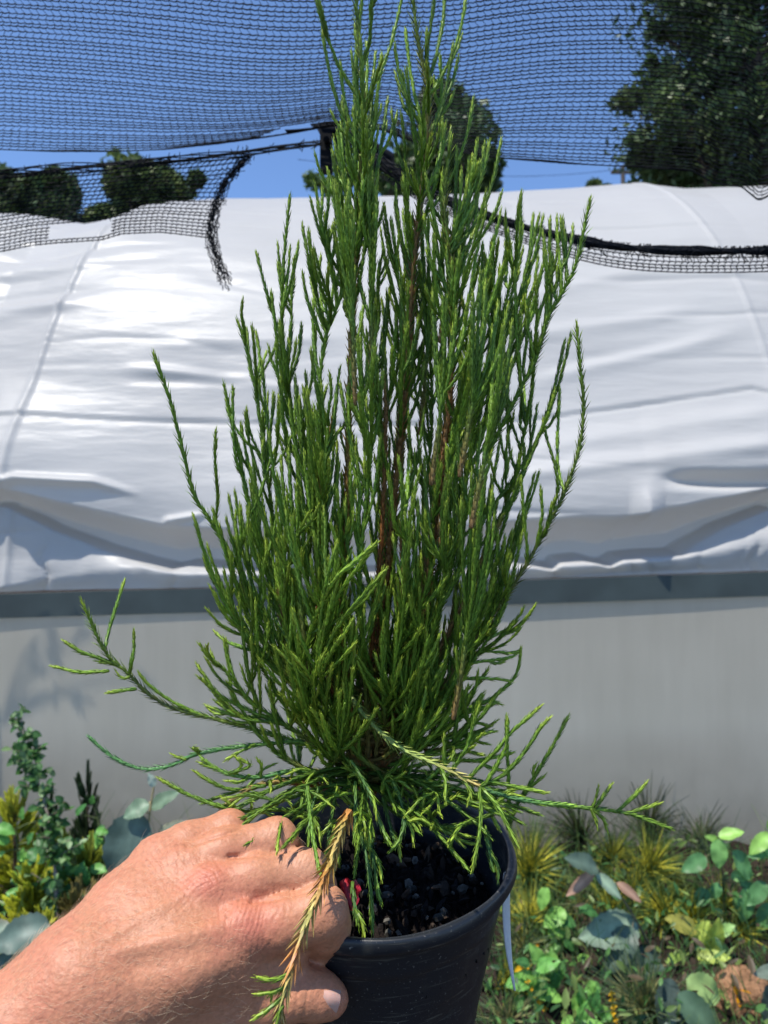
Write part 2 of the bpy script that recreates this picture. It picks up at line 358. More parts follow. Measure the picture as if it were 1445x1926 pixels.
def clumps_px(rows, jit=0.4):
    out = []
    for px, py, d, rp, n in rows:
        r = rp * d / F
        for _ in range(n):
            o = RNG.standard_normal(3) * [r * 0.6, r * 0.6, r * 0.6]
            out.append((*(P(px, py, d) + o), r * (0.45 + 0.5 * RNG.random())))
    return out
D = 13.0
big_tree("broadleaf_tree", (7.2, D, 0), clumps_px([(1330, 30, D, 100, 16), (1420, 60, D, 110, 14), (1290, 130, D, 66, 10), (1275, 220, D, 50, 9), (1350, 190, D, 100, 14),
    (1235, 290, D, 40, 8), (1420, 250, D, 110, 14), (1310, 300, D, 70, 10), (1290, -60, D, 100, 10), (1420, -100, D, 150, 14), (1560, 0, D, 160, 16), (1560, 220, D, 140, 12), (1205, 280, D, 22, 3), (1240, 130, D, 22, 4), (1238, 60, D, 16, 3)]),
    23000, 0.085, G1, "large dark broadleaf tree towering behind the black netting", 0.32, P(1400, -60, D))
big_tree("round_tree", (2.9, 26.0, 0), clumps_px([(830, 300, 26, 75, 14), (870, 340, 26, 60, 10), (790, 330, 26, 50, 8), (840, 240, 26, 45, 7), (905, 355, 26, 35, 5), (760, 370, 26, 45, 6)]),
    15000, 0.17, G1[:2] + G2[:1], "round dark tree standing behind the tip of the potted conifer", 0.3, P(840, 240, 26))
big_tree("bushy_tree", (-1.6, 24.0, 0), clumps_px([(625, 350, 24, 26, 5), (650, 330, 24, 25, 4), (740, 330, 24, 30, 5), (720, 300, 24, 22, 3), (745, 285, 24, 16, 2)]),
    2600, 0.12, [(0.12, 0.19, 0.04), (0.08, 0.13, 0.03)], "pale green bushy tree glimpsed behind the net bracket", 0.15, P(690, 330, 24))
D2 = 20.0
big_tree("round_crowned_tree", (-6.6, D2, 0), clumps_px([(285, 360, D2, 40, 12), (320, 385, D2, 36, 9), (250, 390, D2, 40, 10), (290, 410, D2, 55, 9), (215, 420, D2, 30, 6), (335, 380, D2, 18, 3)]),
    14000, 0.12, G2, "round crowned tree seen through the torn strip of netting", 0.2, P(285, 370, D2))
big_tree("pointed_tree", (-9.2, D2 + 2, 0), clumps_px([(100, 362, 22, 26, 7), (105, 390, 22, 42, 11), (110, 420, 22, 60, 12), (98, 340, 22, 12, 3), (165, 425, 22, 32, 8)]),
    13000, 0.12, G1, "pointed dark tree seen through netting above the wavy film roof", 0.2, P(98, 342, 22))
big_tree("dark_tree", (-11.2, D2 + 2, 0), clumps_px([(10, 375, 22, 38, 8), (40, 400, 22, 36, 7), (-40, 370, 22, 50, 7), (5, 345, 22, 14, 2), (20, 420, 22, 50, 6)]),
    13000, 0.12, G1, "dark green tree with two humps at the farthest end of the roof", 0.2, P(5, 350, 22))
big_tree("low_tree", (6.8, 22.0, 0), clumps_px([(1240, 345, 22, 35, 7), (1290, 345, 22, 30, 6), (1340, 350, 22, 30, 6), (1200, 350, 22, 22, 4), (1135, 352, 22, 12, 2), (1400, 350, 22, 30, 5)]),
    11000, 0.13, G2, "low leafy trees line showing just over the film roof below the big tree", 0.12, P(1260, 340, 22))
def pole():
    g = empty("utility_pole", P(1172, 900, 34) * [1, 1, 0], "slim wooden utility pole rising over the roof beside the big tree", "utility pole")
    b = MB(); top = P(1172, 312, 34); b.tube([[top[0], top[1], 0], top], [0.13, 0.10], 10, (0.12, 0.10, 0.09)); b.build("pole", M_bark, g)
    b = MB(); b.box(top - [0, 0, 0.3], [0.55, 0, 0], [0, 0.05, 0], [0, 0, 0.06], (0.10, 0.08, 0.07)); b.build("crossarm", M_bark, g, smooth=False)
    b = MB(); p = PL([(560, 300, 30), (760, 322, 31), (935, 337, 32), (1060, 352, 33), (1172, 318, 34)])
    p[:, 2] = np.linspace(p[0, 2], p[-1, 2], 5) - [0, .35, .5, .35, 0]
    b.tube(resample(p, 30), 0.010, 5); tag(b.build("power_line", M_net), "thin sagging overhead power line against the blue sky", "cable")
pole()
# ------------------------------------------------------------------ black shade netting
def net_mesh(name, surf, nu, nv, r_h, r_v, label, per=5, skip=None, cat="netting", jit=0.12, parent=None):
    """knitted net: nv cords run across (u), zigzag ties run between them; surf(u, v) -> points"""
    b = MB()
    wob = RNG.standard_normal(nv) * jit / nv
    for i in range(nv):
        v = i / (nv - 1)
        n = nu * 2 + 1; u = np.linspace(0, 1, n)
        vv = np.clip(v + wob[i] + 0.09 / nv * np.where(np.arange(n) % 2, 1, -1), 0, 1)
        p = surf(u, vv)
        keep = np.ones(n, bool) if skip is None else ~skip(u, vv)
        for a, z in runs(keep):
            if z - a > 2: b.tube(p[a:z], r_h * (0.8 + 0.4 * RNG.random(z - a)), 4, cap=False)
    for j in range(nu):
        n = (nv - 1) * 1 + 1
        v = np.linspace(0, 1, n); u = (j + 0.5 + 0.22 * np.where(np.arange(n) % 2, 1, -1)) / nu + RNG.standard_normal(n) * 0.04 / nu
        u = np.clip(u, 0, 1); p = surf(u, v)
        keep = np.ones(n, bool) if skip is None else ~skip(u, v)
        for a, z in runs(keep):
            if z - a > 1: b.tube(p[a:z], r_v, 3, cap=False)
    o = b.build(name, M_net, parent)
    if parent is None: tag(o, label, cat)
    return o
def runs(k):
    k = np.r_[0, k.astype(int), 0]; d = np.diff(k)
    return list(zip(np.where(d == 1)[0], np.where(d == -1)[0]))
NETX = [(-330, 300), (0, 281), (100, 285), (200, 285), (300, 281), (400, 270), (500, 255), (570, 244), (615, 238), (660, 236), (740, 245), (800, 268), (860, 284), (950, 297), (1080, 308),
        (1200, 314), (1300, 322), (1340, 345), (1390, 352), (1420, 378), (1445, 366), (1560, 350), (1800, 330)]
def canopy(u, v):
    # v = 0 at the free edge, v = 1 overhead; the cords bunch towards the hanger at px 620
    w = u * 2 - 1
    pu = -330 + 2130 * u
    pull = np.exp(-((pu - 625) / 260.0) ** 2)
    e = interp(pu, NETX)
    pyt = -210.0
    q = v ** (1 + 0.55 * pull)
    py = e + (pyt - e) * (0.75 * q + 0.25 * q * q)
    py = py + (1 - v) * v * 90 * np.exp(-((pu - 250) / 240.0) ** 2) * 0.4 - (1 - v) * v * 70 * np.exp(-((pu - 1150) / 260.0) ** 2) * 0.4
    px = 625 + (pu - 625) * (1 - 0.25 * np.exp(-((pu - 625) / 150.0) ** 2) * (1 - v) ** 2)
    px = px + 10 * np.sin(v * 6 + pu / 200) + 26 * v * (pu - 625) / 900
    d = 1.32 - 0.42 * v + 0.05 * np.cos(pu / 260) - 0.10 * (1 - pull) * (1 - v)
    return np.stack([d * (px - 722.5) / F, d, CAMZ - d * (py - 963) / F], -1)
def tear(u, v):
    pu = -330 + 2130 * u
    return ((pu > 478) & (pu < 572) & (v > 0.025) & (v < 0.115) & (v < 0.025 + 0.0016 * (pu - 470)))
net_mesh("shade_net", canopy, 150, 60, 0.00090, 0.00054, "wide sheet of black knitted shade netting stretched overhead against the sky", skip=tear)
# hem cord of the sheet, doubled up near the hanger
b = MB()
for k in range(2):
    u = np.linspace(0.0, 1.0, 240); p = canopy(u, np.clip(0.004 * k + 0.004 * np.sin(u * 60 + k), 0, 1))
    b.tube(p, 0.0009, 4)
for k in range(7):
    u = np.linspace(0.40, 0.47, 40); v = 0.010 + 0.09 * (k / 6) * np.abs((u - 0.445) / 0.06).clip(0, 1) + 0.004 * np.sin(u * 90 + k)
    b.tube(canopy(u, v), 0.0009, 4)
tag(b.build("net_hem", M_net), "gathered black hem cords of the overhead netting pinched at the bracket", "cord")
# left hanging strip
TOPL = [(-330, 345), (0, 328), (120, 318), (250, 307), (350, 300), (450, 288), (520, 279), (606, 270)]
BOTL = [(-330, 480), (0, 474), (60, 462), (110, 457), (190, 452), (230, 440), (300, 437), (330, 440), (380, 446), (400, 449), (430, 445)]
def strip(u, v):
    # right edge swings from (465, 290) down to (398, 445)
    v = np.asarray(v) + 0 * np.asarray(u); u = np.asarray(u) + 0 * v
    edge = 395 + 80 * (1 - v) ** 2.2
    px = -330 + (edge + 330) * u
    top = interp(px, TOPL); bot = interp(px, BOTL)
    py = top + (bot - top) * (v + 0.16 * v * (1 - v))
    d = 1.22 + 0.02 * np.sin(px / 60 + v * 3) + 0.03 * v
    return np.stack([d * (px - 722.5) / F, d, CAMZ - d * (py - 963) / F], -1)
def strip_hole(u, v):
    px = -330 + 725 * u
    return ((px > 92) & (px < 205) & (v > 0.72) & (v < 0.93) & (np.abs(px - 150) < 80 - 300 * np.abs(v - 0.83)))
gs = empty("net_strip", P(200, 380, 1.22), "torn hanging strip of black netting with a frayed tail", "netting")
net_mesh("mesh", strip, 74, 21, 0.00098, 0.00075, None, skip=strip_hole, parent=gs)
b = MB()
for k in range(9):
    t = np.linspace(0, 1, 130); px = -330 + 936 * t
    py = interp(px, TOPL) + 7 * np.sin(t * 23 + k) * (0.4 + 0.6 * (1 - t)) + (k - 4) * 2.2 * (1 - 0.6 * t); d = 1.22 + 0.004 * np.cos(t * 31 + 2 * k)
    b.tube(np.stack([d * (px - 722.5) / F, d, CAMZ - d * (py - 963) / F], -1), 0.0009, 4)
for k in range(60):
    px = -330 + 930 * RNG.random(); y = interp(px, TOPL); l = 7 + 8 * RNG.random()
    b.tube(PL([(px, y - l, 1.222), (px + 6 * RNG.standard_normal(), y + 1, 1.214), (px + 6 * RNG.standard_normal(), y + l, 1.222)]), 0.0008, 3)
b.build("rolled_hem", M_net, gs)
b = MB()
for k in range(15):
    o = RNG.standard_normal(2) * [4.2, 2]; end = 500 + 52 * RNG.random(); sp = 0.5 + RNG.random()
    split = 16 if RNG.random() < 0.3 else 0
    rows = [(468 + o[0], 293 + o[1], 1.22), (432 + o[0], 335, 1.222), (408 + o[0], 385, 1.225), (399 + o[0] * 1.2, 440, 1.225), (407 + o[0] * 1.2 + split * .3, 485, 1.226), (421 + o[0] * sp + split, end, 1.226)]
    q = resample(PL(rows), 60); q += RNG.standard_normal(q.shape) * [0.0014, 0.0014, 0.0008]
    b.tube(q, 0.0009, 3)
for k in range(95):
    t = RNG.random(); i = resample(np.array([(468, 293.), (432, 335), (408, 385), (399, 440), (407, 485), (421, 530)]), 100)[int(t * 99)]
    a = i + RNG.standard_normal(2) * [7, 6]; c = i + RNG.standard_normal(2) * [8, 9]
    b.tube(PL([(a[0], a[1], 1.224), (*((a + c) / 2 + RNG.standard_normal(2) * 3), 1.22), (c[0], c[1], 1.224)]), 0.0007, 3)
b.build("frayed_tail", M_net, gs)
# right rolled strip
RT = [(640, 262, 1.30), (720, 303, 1.27), (800, 352, 1.23), (880, 388, 1.19), (960, 415, 1.16), (1060, 441, 1.13), (1160, 459, 1.11), (1270, 467, 1.10), (1370, 468, 1.09), (1460, 466, 1.08), (1700, 455, 1.05), (1900, 440, 1.03)]
RTs = resample(np.array(RT, float), 400)
gr = empty("rolled_net", P(1200, 460, 1.11), "rolled black netting swag drooping across the white roof from the bracket", "netting")
def swag(u, v):
    u = np.asarray(u) + 0 * np.asarray(v); v = np.asarray(v) + 0 * u
    i = u * 399; px = np.interp(i, np.arange(400), RTs[:, 0]); py = np.interp(i, np.arange(400), RTs[:, 1]); d = np.interp(i, np.arange(400), RTs[:, 2])
    w = 26 + 18 * sstep(850, 1250, px)
    py = py + v * w; px = px - v * 10
    return np.stack([d * (px - 722.5) / F, d + 0.008 * np.sin(v * 3), CAMZ - d * (py - 963) / F], -1)
net_mesh("mesh", swag, 110, 7, 0.0009, 0.0008, None, parent=gr)
b = MB()
for k in range(11):
    t = np.linspace(0, 1, 200); a = 2 * math.pi * k / 11 + t * 40
    rr = 7.0 + 4 * np.sin(t * 37 + k); p = RTs[(t * 399).astype(int)].copy()
    p[:, 1] += 4 + rr * np.cos(a) * np.where(p[:, 0] < 900, 1.3, 0.75); p[:, 2] += 0.004 * np.sin(a)
    b.tube(np.stack([p[:, 2] * (p[:, 0] - 722.5) / F, p[:, 2], CAMZ - p[:, 2] * (p[:, 1] - 963) / F], -1), 0.0013 if k % 3 else 0.0019, 4)
for k in range(300):
    i = int(RNG.random() * 399); q = RTs[i]; l = 8 + 20 * RNG.random() ** 2
    b.tube(PL([(q[0] + 8 * RNG.standard_normal(), q[1] - 5, q[2]), (q[0] + 8 * RNG.standard_normal(), q[1] + l * .5, q[2] - 0.006), (q[0] + 9 * RNG.standard_normal(), q[1] + l, q[2])]), 0.0008, 3)
b.build("rolled_core", M_net, gr)
# the bracket that carries the nets
def bracket():
    g = empty("net_bracket", P(630, 300, 1.30), "black steel bracket holding the netting behind the conifer top", "bracket")
    b = MB(); d = 1.305
    b.box(P(614, 282, d), [0.0105, 0, 0], [0, 0.010, 0], [0, 0, 0.040]); b.build("plate", M_net, g, smooth=False)
    b = MB(); b.tube(PL([(606, 245, d), (640, 248, d), (690, 272, d + .01), (735, 300, d + .02)]), 0.012, 12); b.build("arm", M_net, g)
    b = MB(); b.tube(resample(PL([(655, 250, d), (652, 225, d), (650, 205, d), (640, 197, d)]), 12), 0.006, 8); b.build("hook", M_net, g)
    b = MB(); b.tube(PL([(640, 258, d - .014), (640, 318, d - .014)]), 0.010, 10); b.tube(PL([(614, 262, d - .012), (614, 262, d - .022)]), 0.006, 6); b.build("bolt", M_net, g)
bracket()
# ------------------------------------------------------------------ the potted conifer: pot, soil, stems
POT_D = 0.47; POT_C = P(707, 1590, POT_D); POT_R = 0.088; _t = math.radians(7.0)
PAX = np.array([0, -math.sin(_t), math.cos(_t)]); PE1 = np.array([1.0, 0, 0]); PE2 = np.cross(PAX, PE1)
def potpt(a, r, h):
    a = np.asarray(a, float)
    return POT_C + (r * np.cos(a))[..., None] * PE1 + (r * np.sin(a))[..., None] * PE2 + np.broadcast_to(np.asarray(h, float), a.shape)[..., None] * PAX
CON = empty("potted_conifer", POT_C - PAX * 0.17, "tall green whipcord conifer growing in a black plastic nursery pot", "potted plant")
def make_pot():
    R = POT_R
    prof = [(R - .0125, -.168), (R - .034, -.1702), (R - .0330, -.166), (R - .0205, -.092), (R - .0195, -.088), (R - .0165, -.060), (R - .0150, -.058), (R - .0100, -.030), (R - .0088, -.0285), (R - .0058, -.0120),
            (R - .0046, -.0108), (R - .0022, -.0100), (R - .0006, -.0084), (R, -.0062), (R - .0003, -.0025), (R - .0012, -.0005), (R - .0026, 0.0), (R - .0044, -.0004), (R - .0054, -.0020), (R - .0064, -.012), (R - .0105, -.034), (R - .018, -.075)]
    prof = prof[1:]
    # arc-densified profile
    p = np.array(prof); dense = []
    for a, b in zip(p[:-1], p[1:]):
        k = max(2, int(np.linalg.norm(b - a) / 0.004)); dense += [a + (b - a) * i / k for i in range(k)]
    dense.append(p[-1]); p = np.array(dense)
    th = np.linspace(0, 2 * math.pi, 161)[:-1]
    A, J = np.meshgrid(th, np.arange(len(p))); r = p[J, 0] + 0.0007 * np.sin(A * 3 + 1) + 0.0004 * np.sin(A * 7 + J * .3); h = p[J, 1]
    V = POT_C + (r * np.cos(A))[..., None] * PE1 + (r * np.sin(A))[..., None] * PE2 + h[..., None] * PAX
    k = int(np.argmax(p[:, 1] > -.0109))
    b = MB(); b.grid(V[:k + 1], wrap=True)
    m = bpy.data.materials.new("scuffed black pot"); m.use_nodes = True
    t = m.node_tree; bs = t.nodes['Principled BSDF']; L = t.links.new
    bs.inputs['Roughness'].default_value = 0.40; bs.inputs['Specular IOR Level'].default_value = 0.45
    co = t.nodes.new('ShaderNodeTexCoord')
    def streak(scale, detail, dist, lo, hi, rot):
        mp = t.nodes.new('ShaderNodeMapping'); mp.inputs['Scale'].default_value = scale; mp.inputs['Rotation'].default_value = rot
        n = t.nodes.new('ShaderNodeTexNoise'); n.inputs['Scale'].default_value = 1.0; n.inputs['Detail'].default_value = detail; n.inputs['Distortion'].default_value = dist
        L(co.outputs['Object'], mp.inputs[0]); L(mp.outputs[0], n.inputs['Vector'])
        r = t.nodes.new('ShaderNodeMapRange'); r.inputs[1].default_value = lo; r.inputs[2].default_value = hi; L(n.outputs['Fac'], r.inputs[0]); return r.outputs[0]
    s1 = streak((35, 35, 420), 4, 0.4, 0.60, 0.76, (0.25, 0.2, 0)); s2 = streak((70, 70, 75), 6, 0.2, 0.58, 0.75, (0, 0, 0)); s3 = streak((600, 600, 600), 2, 0, 0.66, 0.78, (0, 0, 0))
    def mix(fac, a, bcol):
        x = t.nodes.new('ShaderNodeMix'); x.data_type = 'RGBA'; L(fac, x.inputs[0])
        if isinstance(a, tuple): x.inputs[6].default_value = a
        else: L(a, x.inputs[6])
        x.inputs[7].default_value = bcol; return x.outputs[2]
    c = mix(s2, (0.012, 0.0145, 0.018, 1), (0.030, 0.031, 0.028, 1)); c = mix(s1, c, (0.095, 0.090, 0.072, 1)); c = mix(s3, c, (0.17, 0.155, 0.13, 1))
    L(c, bs.inputs['Base Color'])
    n = t.nodes.new('ShaderNodeTexNoise'); n.inputs['Scale'].default_value = 140; n.inputs['Detail'].default_value = 5; L(co.outputs['Object'], n.inputs['Vector'])
    u = t.nodes.new('ShaderNodeBump'); u.inputs['Strength'].default_value = 0.22; u.inputs['Distance'].default_value = 0.0008; L(n.outputs['Fac'], u.inputs['Height']); L(u.outputs[0], bs.inputs['Normal'])
    o = b.build("pot", m, CON)
    b = MB(); b.grid(V[k:], wrap=True); b.build("pot_rim", m, o)
make_pot()
def make_soil():
    n = 90; g = np.linspace(-1, 1, n); X, Y = np.meshgrid(g, g); rr = np.sqrt(X * X + Y * Y); ok = rr < 1.0
    R = 0.0765
    h = -0.042 + 0.006 * (1 - rr ** 2) + 0.004 * vnoise(X * 5 + 9, Y * 5 + 9, 21) + 0.005 * vnoise(X * 14 + 30, Y * 14 + 30, 22) + 0.0025 * RNG.standard_normal(X.shape)
    V = POT_C + (R * X)[..., None] * PE1 + (R * Y)[..., None] * PE2 + h[..., None] * PAX
    idx = np.arange(n * n).reshape(n, n); f = np.stack([idx[:-1, :-1], idx[:-1, 1:], idx[1:, 1:], idx[1:, :-1]], -1).reshape(-1, 4)
    f = f[(ok.ravel()[f]).all(1)]
    m = mat("dark potting soil", base=(0.011, 0.008, 0.007), rough=0.95, spec=0.15, noise=(120, 0.5, 2.0), bump=(420, 0.9, 0.003))
    b = MB(); b.add(V.reshape(-1, 3), f); s = b.build("soil", m, CON)
    def bits(name, cnt, col, size, flat, mm):
        b = MB()
        for _ in range(cnt):
            a = RNG.random() * 6.283; r = 0.074 * math.sqrt(RNG.random())
            o = potpt(a, np.array(r), -0.0385 + 0.0045 * (1 - (r / .0765) ** 2) + 0.003 * RNG.random())
            s_ = size * (0.5 + RNG.random() ** 2 * 1.3); x = nrm(RNG.standard_normal(3)); y = nrm(np.cross(x, RNG.standard_normal(3))); z = np.cross(x, y)
            th = np.arange(6) * math.pi / 3; rad = 0.75 + 0.45 * RNG.random(6)
            top = o + s_ * (np.cos(th) * rad)[:, None] * x + s_ * flat[0] * (np.sin(th) * rad)[:, None] * y
            V = np.vstack([top * 0.55 + o * 0.45 + z * s_ * flat[1], top, top * 0.6 + o * 0.4 - z * s_ * flat[1]])
            f = [[i + k * 6, (i + 1) % 6 + k * 6, (i + 1) % 6 + k * 6 + 6, i + k * 6 + 6] for k in (0, 1) for i in range(6)] + [[0, 1, 2, 3], [3, 4, 5, 0], [15, 14, 13, 12], [12, 17, 16, 15]]
            b.add(V, f, np.array(col[RNG.integers(0, len(col))]) * (0.7 + 0.6 * RNG.random()))
        o = b.build(name, mm, CON, smooth=False); tag(o, kind="stuff")
    mm = mat("chips and stones", attr=True, rough=0.85, spec=0.2, noise=(300, 0.6, 1.3))
    bits("bark_chips", 260, [(0.014, 0.010, 0.008), (0.010, 0.007, 0.006), (0.011, 0.008, 0.007), (0.020, 0.014, 0.010), (0.075, 0.05, 0.033), (0.035, 0.024, 0.017)], 0.0046, (0.45, 0.2), mm)
    bits("pebbles", 90, [(0.10, 0.095, 0.08), (0.14, 0.13, 0.11), (0.05, 0.05, 0.045)], 0.0026, (0.8, 0.5), mm)
make_soil()
def petal():
    g = MB(); c = P(657, 1682, 0.432)
    a = np.linspace(-1, 1, 9); A, B_ = np.meshgrid(a, a)
    X = 0.0062 * A * (1 - 0.25 * B_ ** 2) + 0.001 * np.sin(B_ * 5); Z = 0.0075 * B_ * (1 - 0.3 * np.abs(A)); Yv = 0.003 * A ** 2 + 0.0015 * np.sin(A * 4 + B_ * 3)
    V = np.stack([c[0] + X, c[1] + Yv + Z * 0.5, c[2] + Z], -1)
    g.grid(V); V2 = V.copy(); V2[..., 1] += 0.0004; g.grid(V2[:, ::-1])
    m = mat("red petal", base=(0.62, 0.03, 0.05), rough=0.4, noise=(300, 0.6, 1.2), translucent=0.25)
    tag(g.build("red_petal", m), "crumpled red petal lying on the dark potting soil", "petal")
petal()
def plant_label():
    rows = [(951, 1640, .452, 9), (950, 1690, .448, 9.5), (951, 1740, .445, 9), (955, 1790, .443, 6.5), (961, 1830, .441, 3.5), (967, 1862, .440, 0.8)]
    p = resample(np.array([[*P(r[0], r[1], r[2]), r[3] * .445 / F] for r in rows]), 24)
    b = MB(); t, n, q = frames(p[:, :3]); ax = np.array([0.80, 0.6, 0]); nn = np.array([0.6, -0.8, 0])
    for s in (1, -1):
        w = np.linspace(-1, 1, 5); V = p[:, None, :3] + w[None, :, None] * p[:, None, 3:4] * ax + (0.0003 * s + 0.0010 * (w ** 2))[None, :, None] * nn
        b.grid(V if s > 0 else V[:, ::-1])
    tag(b.build("plant_tag", M_white), "white pointed plastic plant tag hanging outside the pot rim", "plant tag")
plant_label()
# ------------------------------------------------------------------ conifer branches
GREEN = np.array([0.18, 0.30, 0.034]); DEEP = np.array([0.105, 0.20, 0.028]); TIP = np.array([0.38, 0.48, 0.055]); BROWN = np.array([0.27, 0.16, 0.065]); RUST = np.array([0.38, 0.155, 0.05])
TAN = np.array([0.36, 0.26, 0.09]); OLIVE = np.array([0.17, 0.21, 0.055]); BLUEG = np.array([0.065, 0.155, 0.050])
def depth0(py):
    return 0.472 - 0.030 * (1460 - py) / 1460.0
def twig(b, pts, r0=0.00125, r1=0.00095, cols=None, leaf=0.0047, flare=0.38, step=0.0023, tipcol=TIP, core=None):
    """one cord-like shoot: a thin core closely set with small pointed scale leaves"""
    L = length(pts)
    if L < 0.004: return
    n = max(4, int(L / step)); p = resample(pts, n); p = p + RNG.standard_normal(p.shape) * 0.00012
    s = np.linspace(0, 1, n)
    if cols is None:
        m = 0.8 + 0.45 * RNG.random(); base = DEEP + (GREEN - DEEP) * RNG.random() ; base = base * m
        base2 = base * 1.25 + np.array([0.01, 0.012, 0])
        c = base[None] + (base2 - base)[None] * s[:, None]
        k = np.clip((s * L - (L - 0.016)) / 0.016, 0, 1)[:, None]
        c = c + (tipcol[None] - c) * k ** 1.5 * 0.85
    else: c = np.asarray(cols(s), float)
    r = r0 + (r1 - r0) * s; r = r * (1 + 0.10 * np.sin(s * L / 0.0042 + RNG.random() * 6))
    r[-1] *= 0.6
    b.tube(p, r * 0.80, 5, c if core is None else np.asarray(core(s), float))
    t, e1, e2 = frames(p)
    # scale leaves, three to a turn
    i = np.repeat(np.arange(n), 3); k = np.tile(np.arange(3), n)
    a = k * 2.0944 + i * 1.05 + RNG.standard_normal(len(i)) * 0.2
    d = np.cos(a)[:, None] * e1[i] + np.sin(a)[:, None] * e2[i]; sd = np.cross(t[i], d)
    ll = leaf * (0.75 + 0.5 * RNG.random(len(i))); fl = flare * (0.6 + 0.8 * RNG.random(len(i)))
    young = np.clip((s[i] * L - (L - 0.010)) / 0.010, 0, 1); fl = fl * (1 - 0.75 * young); ll = ll * (1 - 0.45 * young)
    o = p[i]; rr = r[i]
    A = o + d * (rr * 0.7)[:, None] - sd * (rr * 0.62)[:, None]; B_ = o + d * (rr * 0.7)[:, None] + sd * (rr * 0.62)[:, None]
    M = o + t[i] * (ll * 0.45)[:, None] + d * (rr * (1.22 + 0.35 * fl))[:, None]
    T = o + t[i] * ll[:, None] + d * (rr * 0.98 + ll * 0.42 * fl)[:, None]
    q = len(i); V = np.stack([A, B_, M, T], 1).reshape(-1, 3); j = np.arange(q)[:, None] * 4
    f = np.concatenate([j + np.array([[0, 1, 2, 2]]), j + np.array([[1, 3, 2, 2]]), j + np.array([[3, 0, 2, 2]])], 0)
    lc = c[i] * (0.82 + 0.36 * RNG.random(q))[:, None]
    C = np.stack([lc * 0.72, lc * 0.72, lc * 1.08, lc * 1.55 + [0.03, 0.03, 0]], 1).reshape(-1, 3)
    b.add(V, f, C)
def stemcol(c0, c1, c2=None, k=0.5):
    def g(s):
        s = s[:, None]
        if c2 is None: return c0 + (c1 - c0) * s
        return np.where(s < k, c0 + (c1 - c0) * (s / k), c1 + (c2 - c1) * ((s - k) / (1 - k)))
    return g
def shoot_from(stem, tip, jd=0.02, lo=None):
    """a curved shoot from a suitable point low on the stem up to the tip (px, py)"""
    tx, ty = tip[:2]
    spx = 722.5 + F * stem[:, 0] / stem[:, 1]; spy = 963 - F * (stem[:, 2] - CAMZ) / stem[:, 1]
    dx = np.abs(spx - tx); dist = np.hypot(spx - tx, spy - ty)
    want = (75 + 85 * RNG.random()) if lo is None else lo
    tg = np.gradient(np.stack([spx, spy], 1), axis=0); tg = nrm(tg); to = nrm(np.stack([tx - spx, ty - spy], 1)); al = (tg * to).sum(1)
    score = np.abs(np.where(np.abs(tg[:, 1]) > 0.6, (spy - ty) - 1.35 * dx, dist) - want) + 0.25 * dist + 320 * np.clip(0.62 - al, 0, 2)
    i = int(np.argmin(score)); A = stem[i]
    d = A[1] + jd * RNG.standard_normal() * 0.7 if len(tip) < 3 else tip[2]
    T = P(tx, ty, d)
    C = A + (T - A) * np.array([0.70, 0.6, 0.32])
    u = np.linspace(0, 1, 14)[:, None]
    p = (1 - u) ** 2 * A + 2 * u * (1 - u) * C + u ** 2 * T
    k = 0.0012 * RNG.standard_normal(3); p += np.sin(u * math.pi) * k + np.sin(u * 2 * math.pi) * 0.5 * k[::-1]
    return p
NB = [0]
def widen(pts, rows):
    x = np.array([q[0] for q in rows], float) - 697; y = np.array([q[1] for q in rows], float)
    s = np.sin(math.pi * np.clip((1475 - y) / 470, 0, 1))
    x2 = x * (1 + 0.36 * s * np.exp(-(x / 140) ** 2))
    return pts[:, 0] + (x2 - x) * pts[:, 1] / F
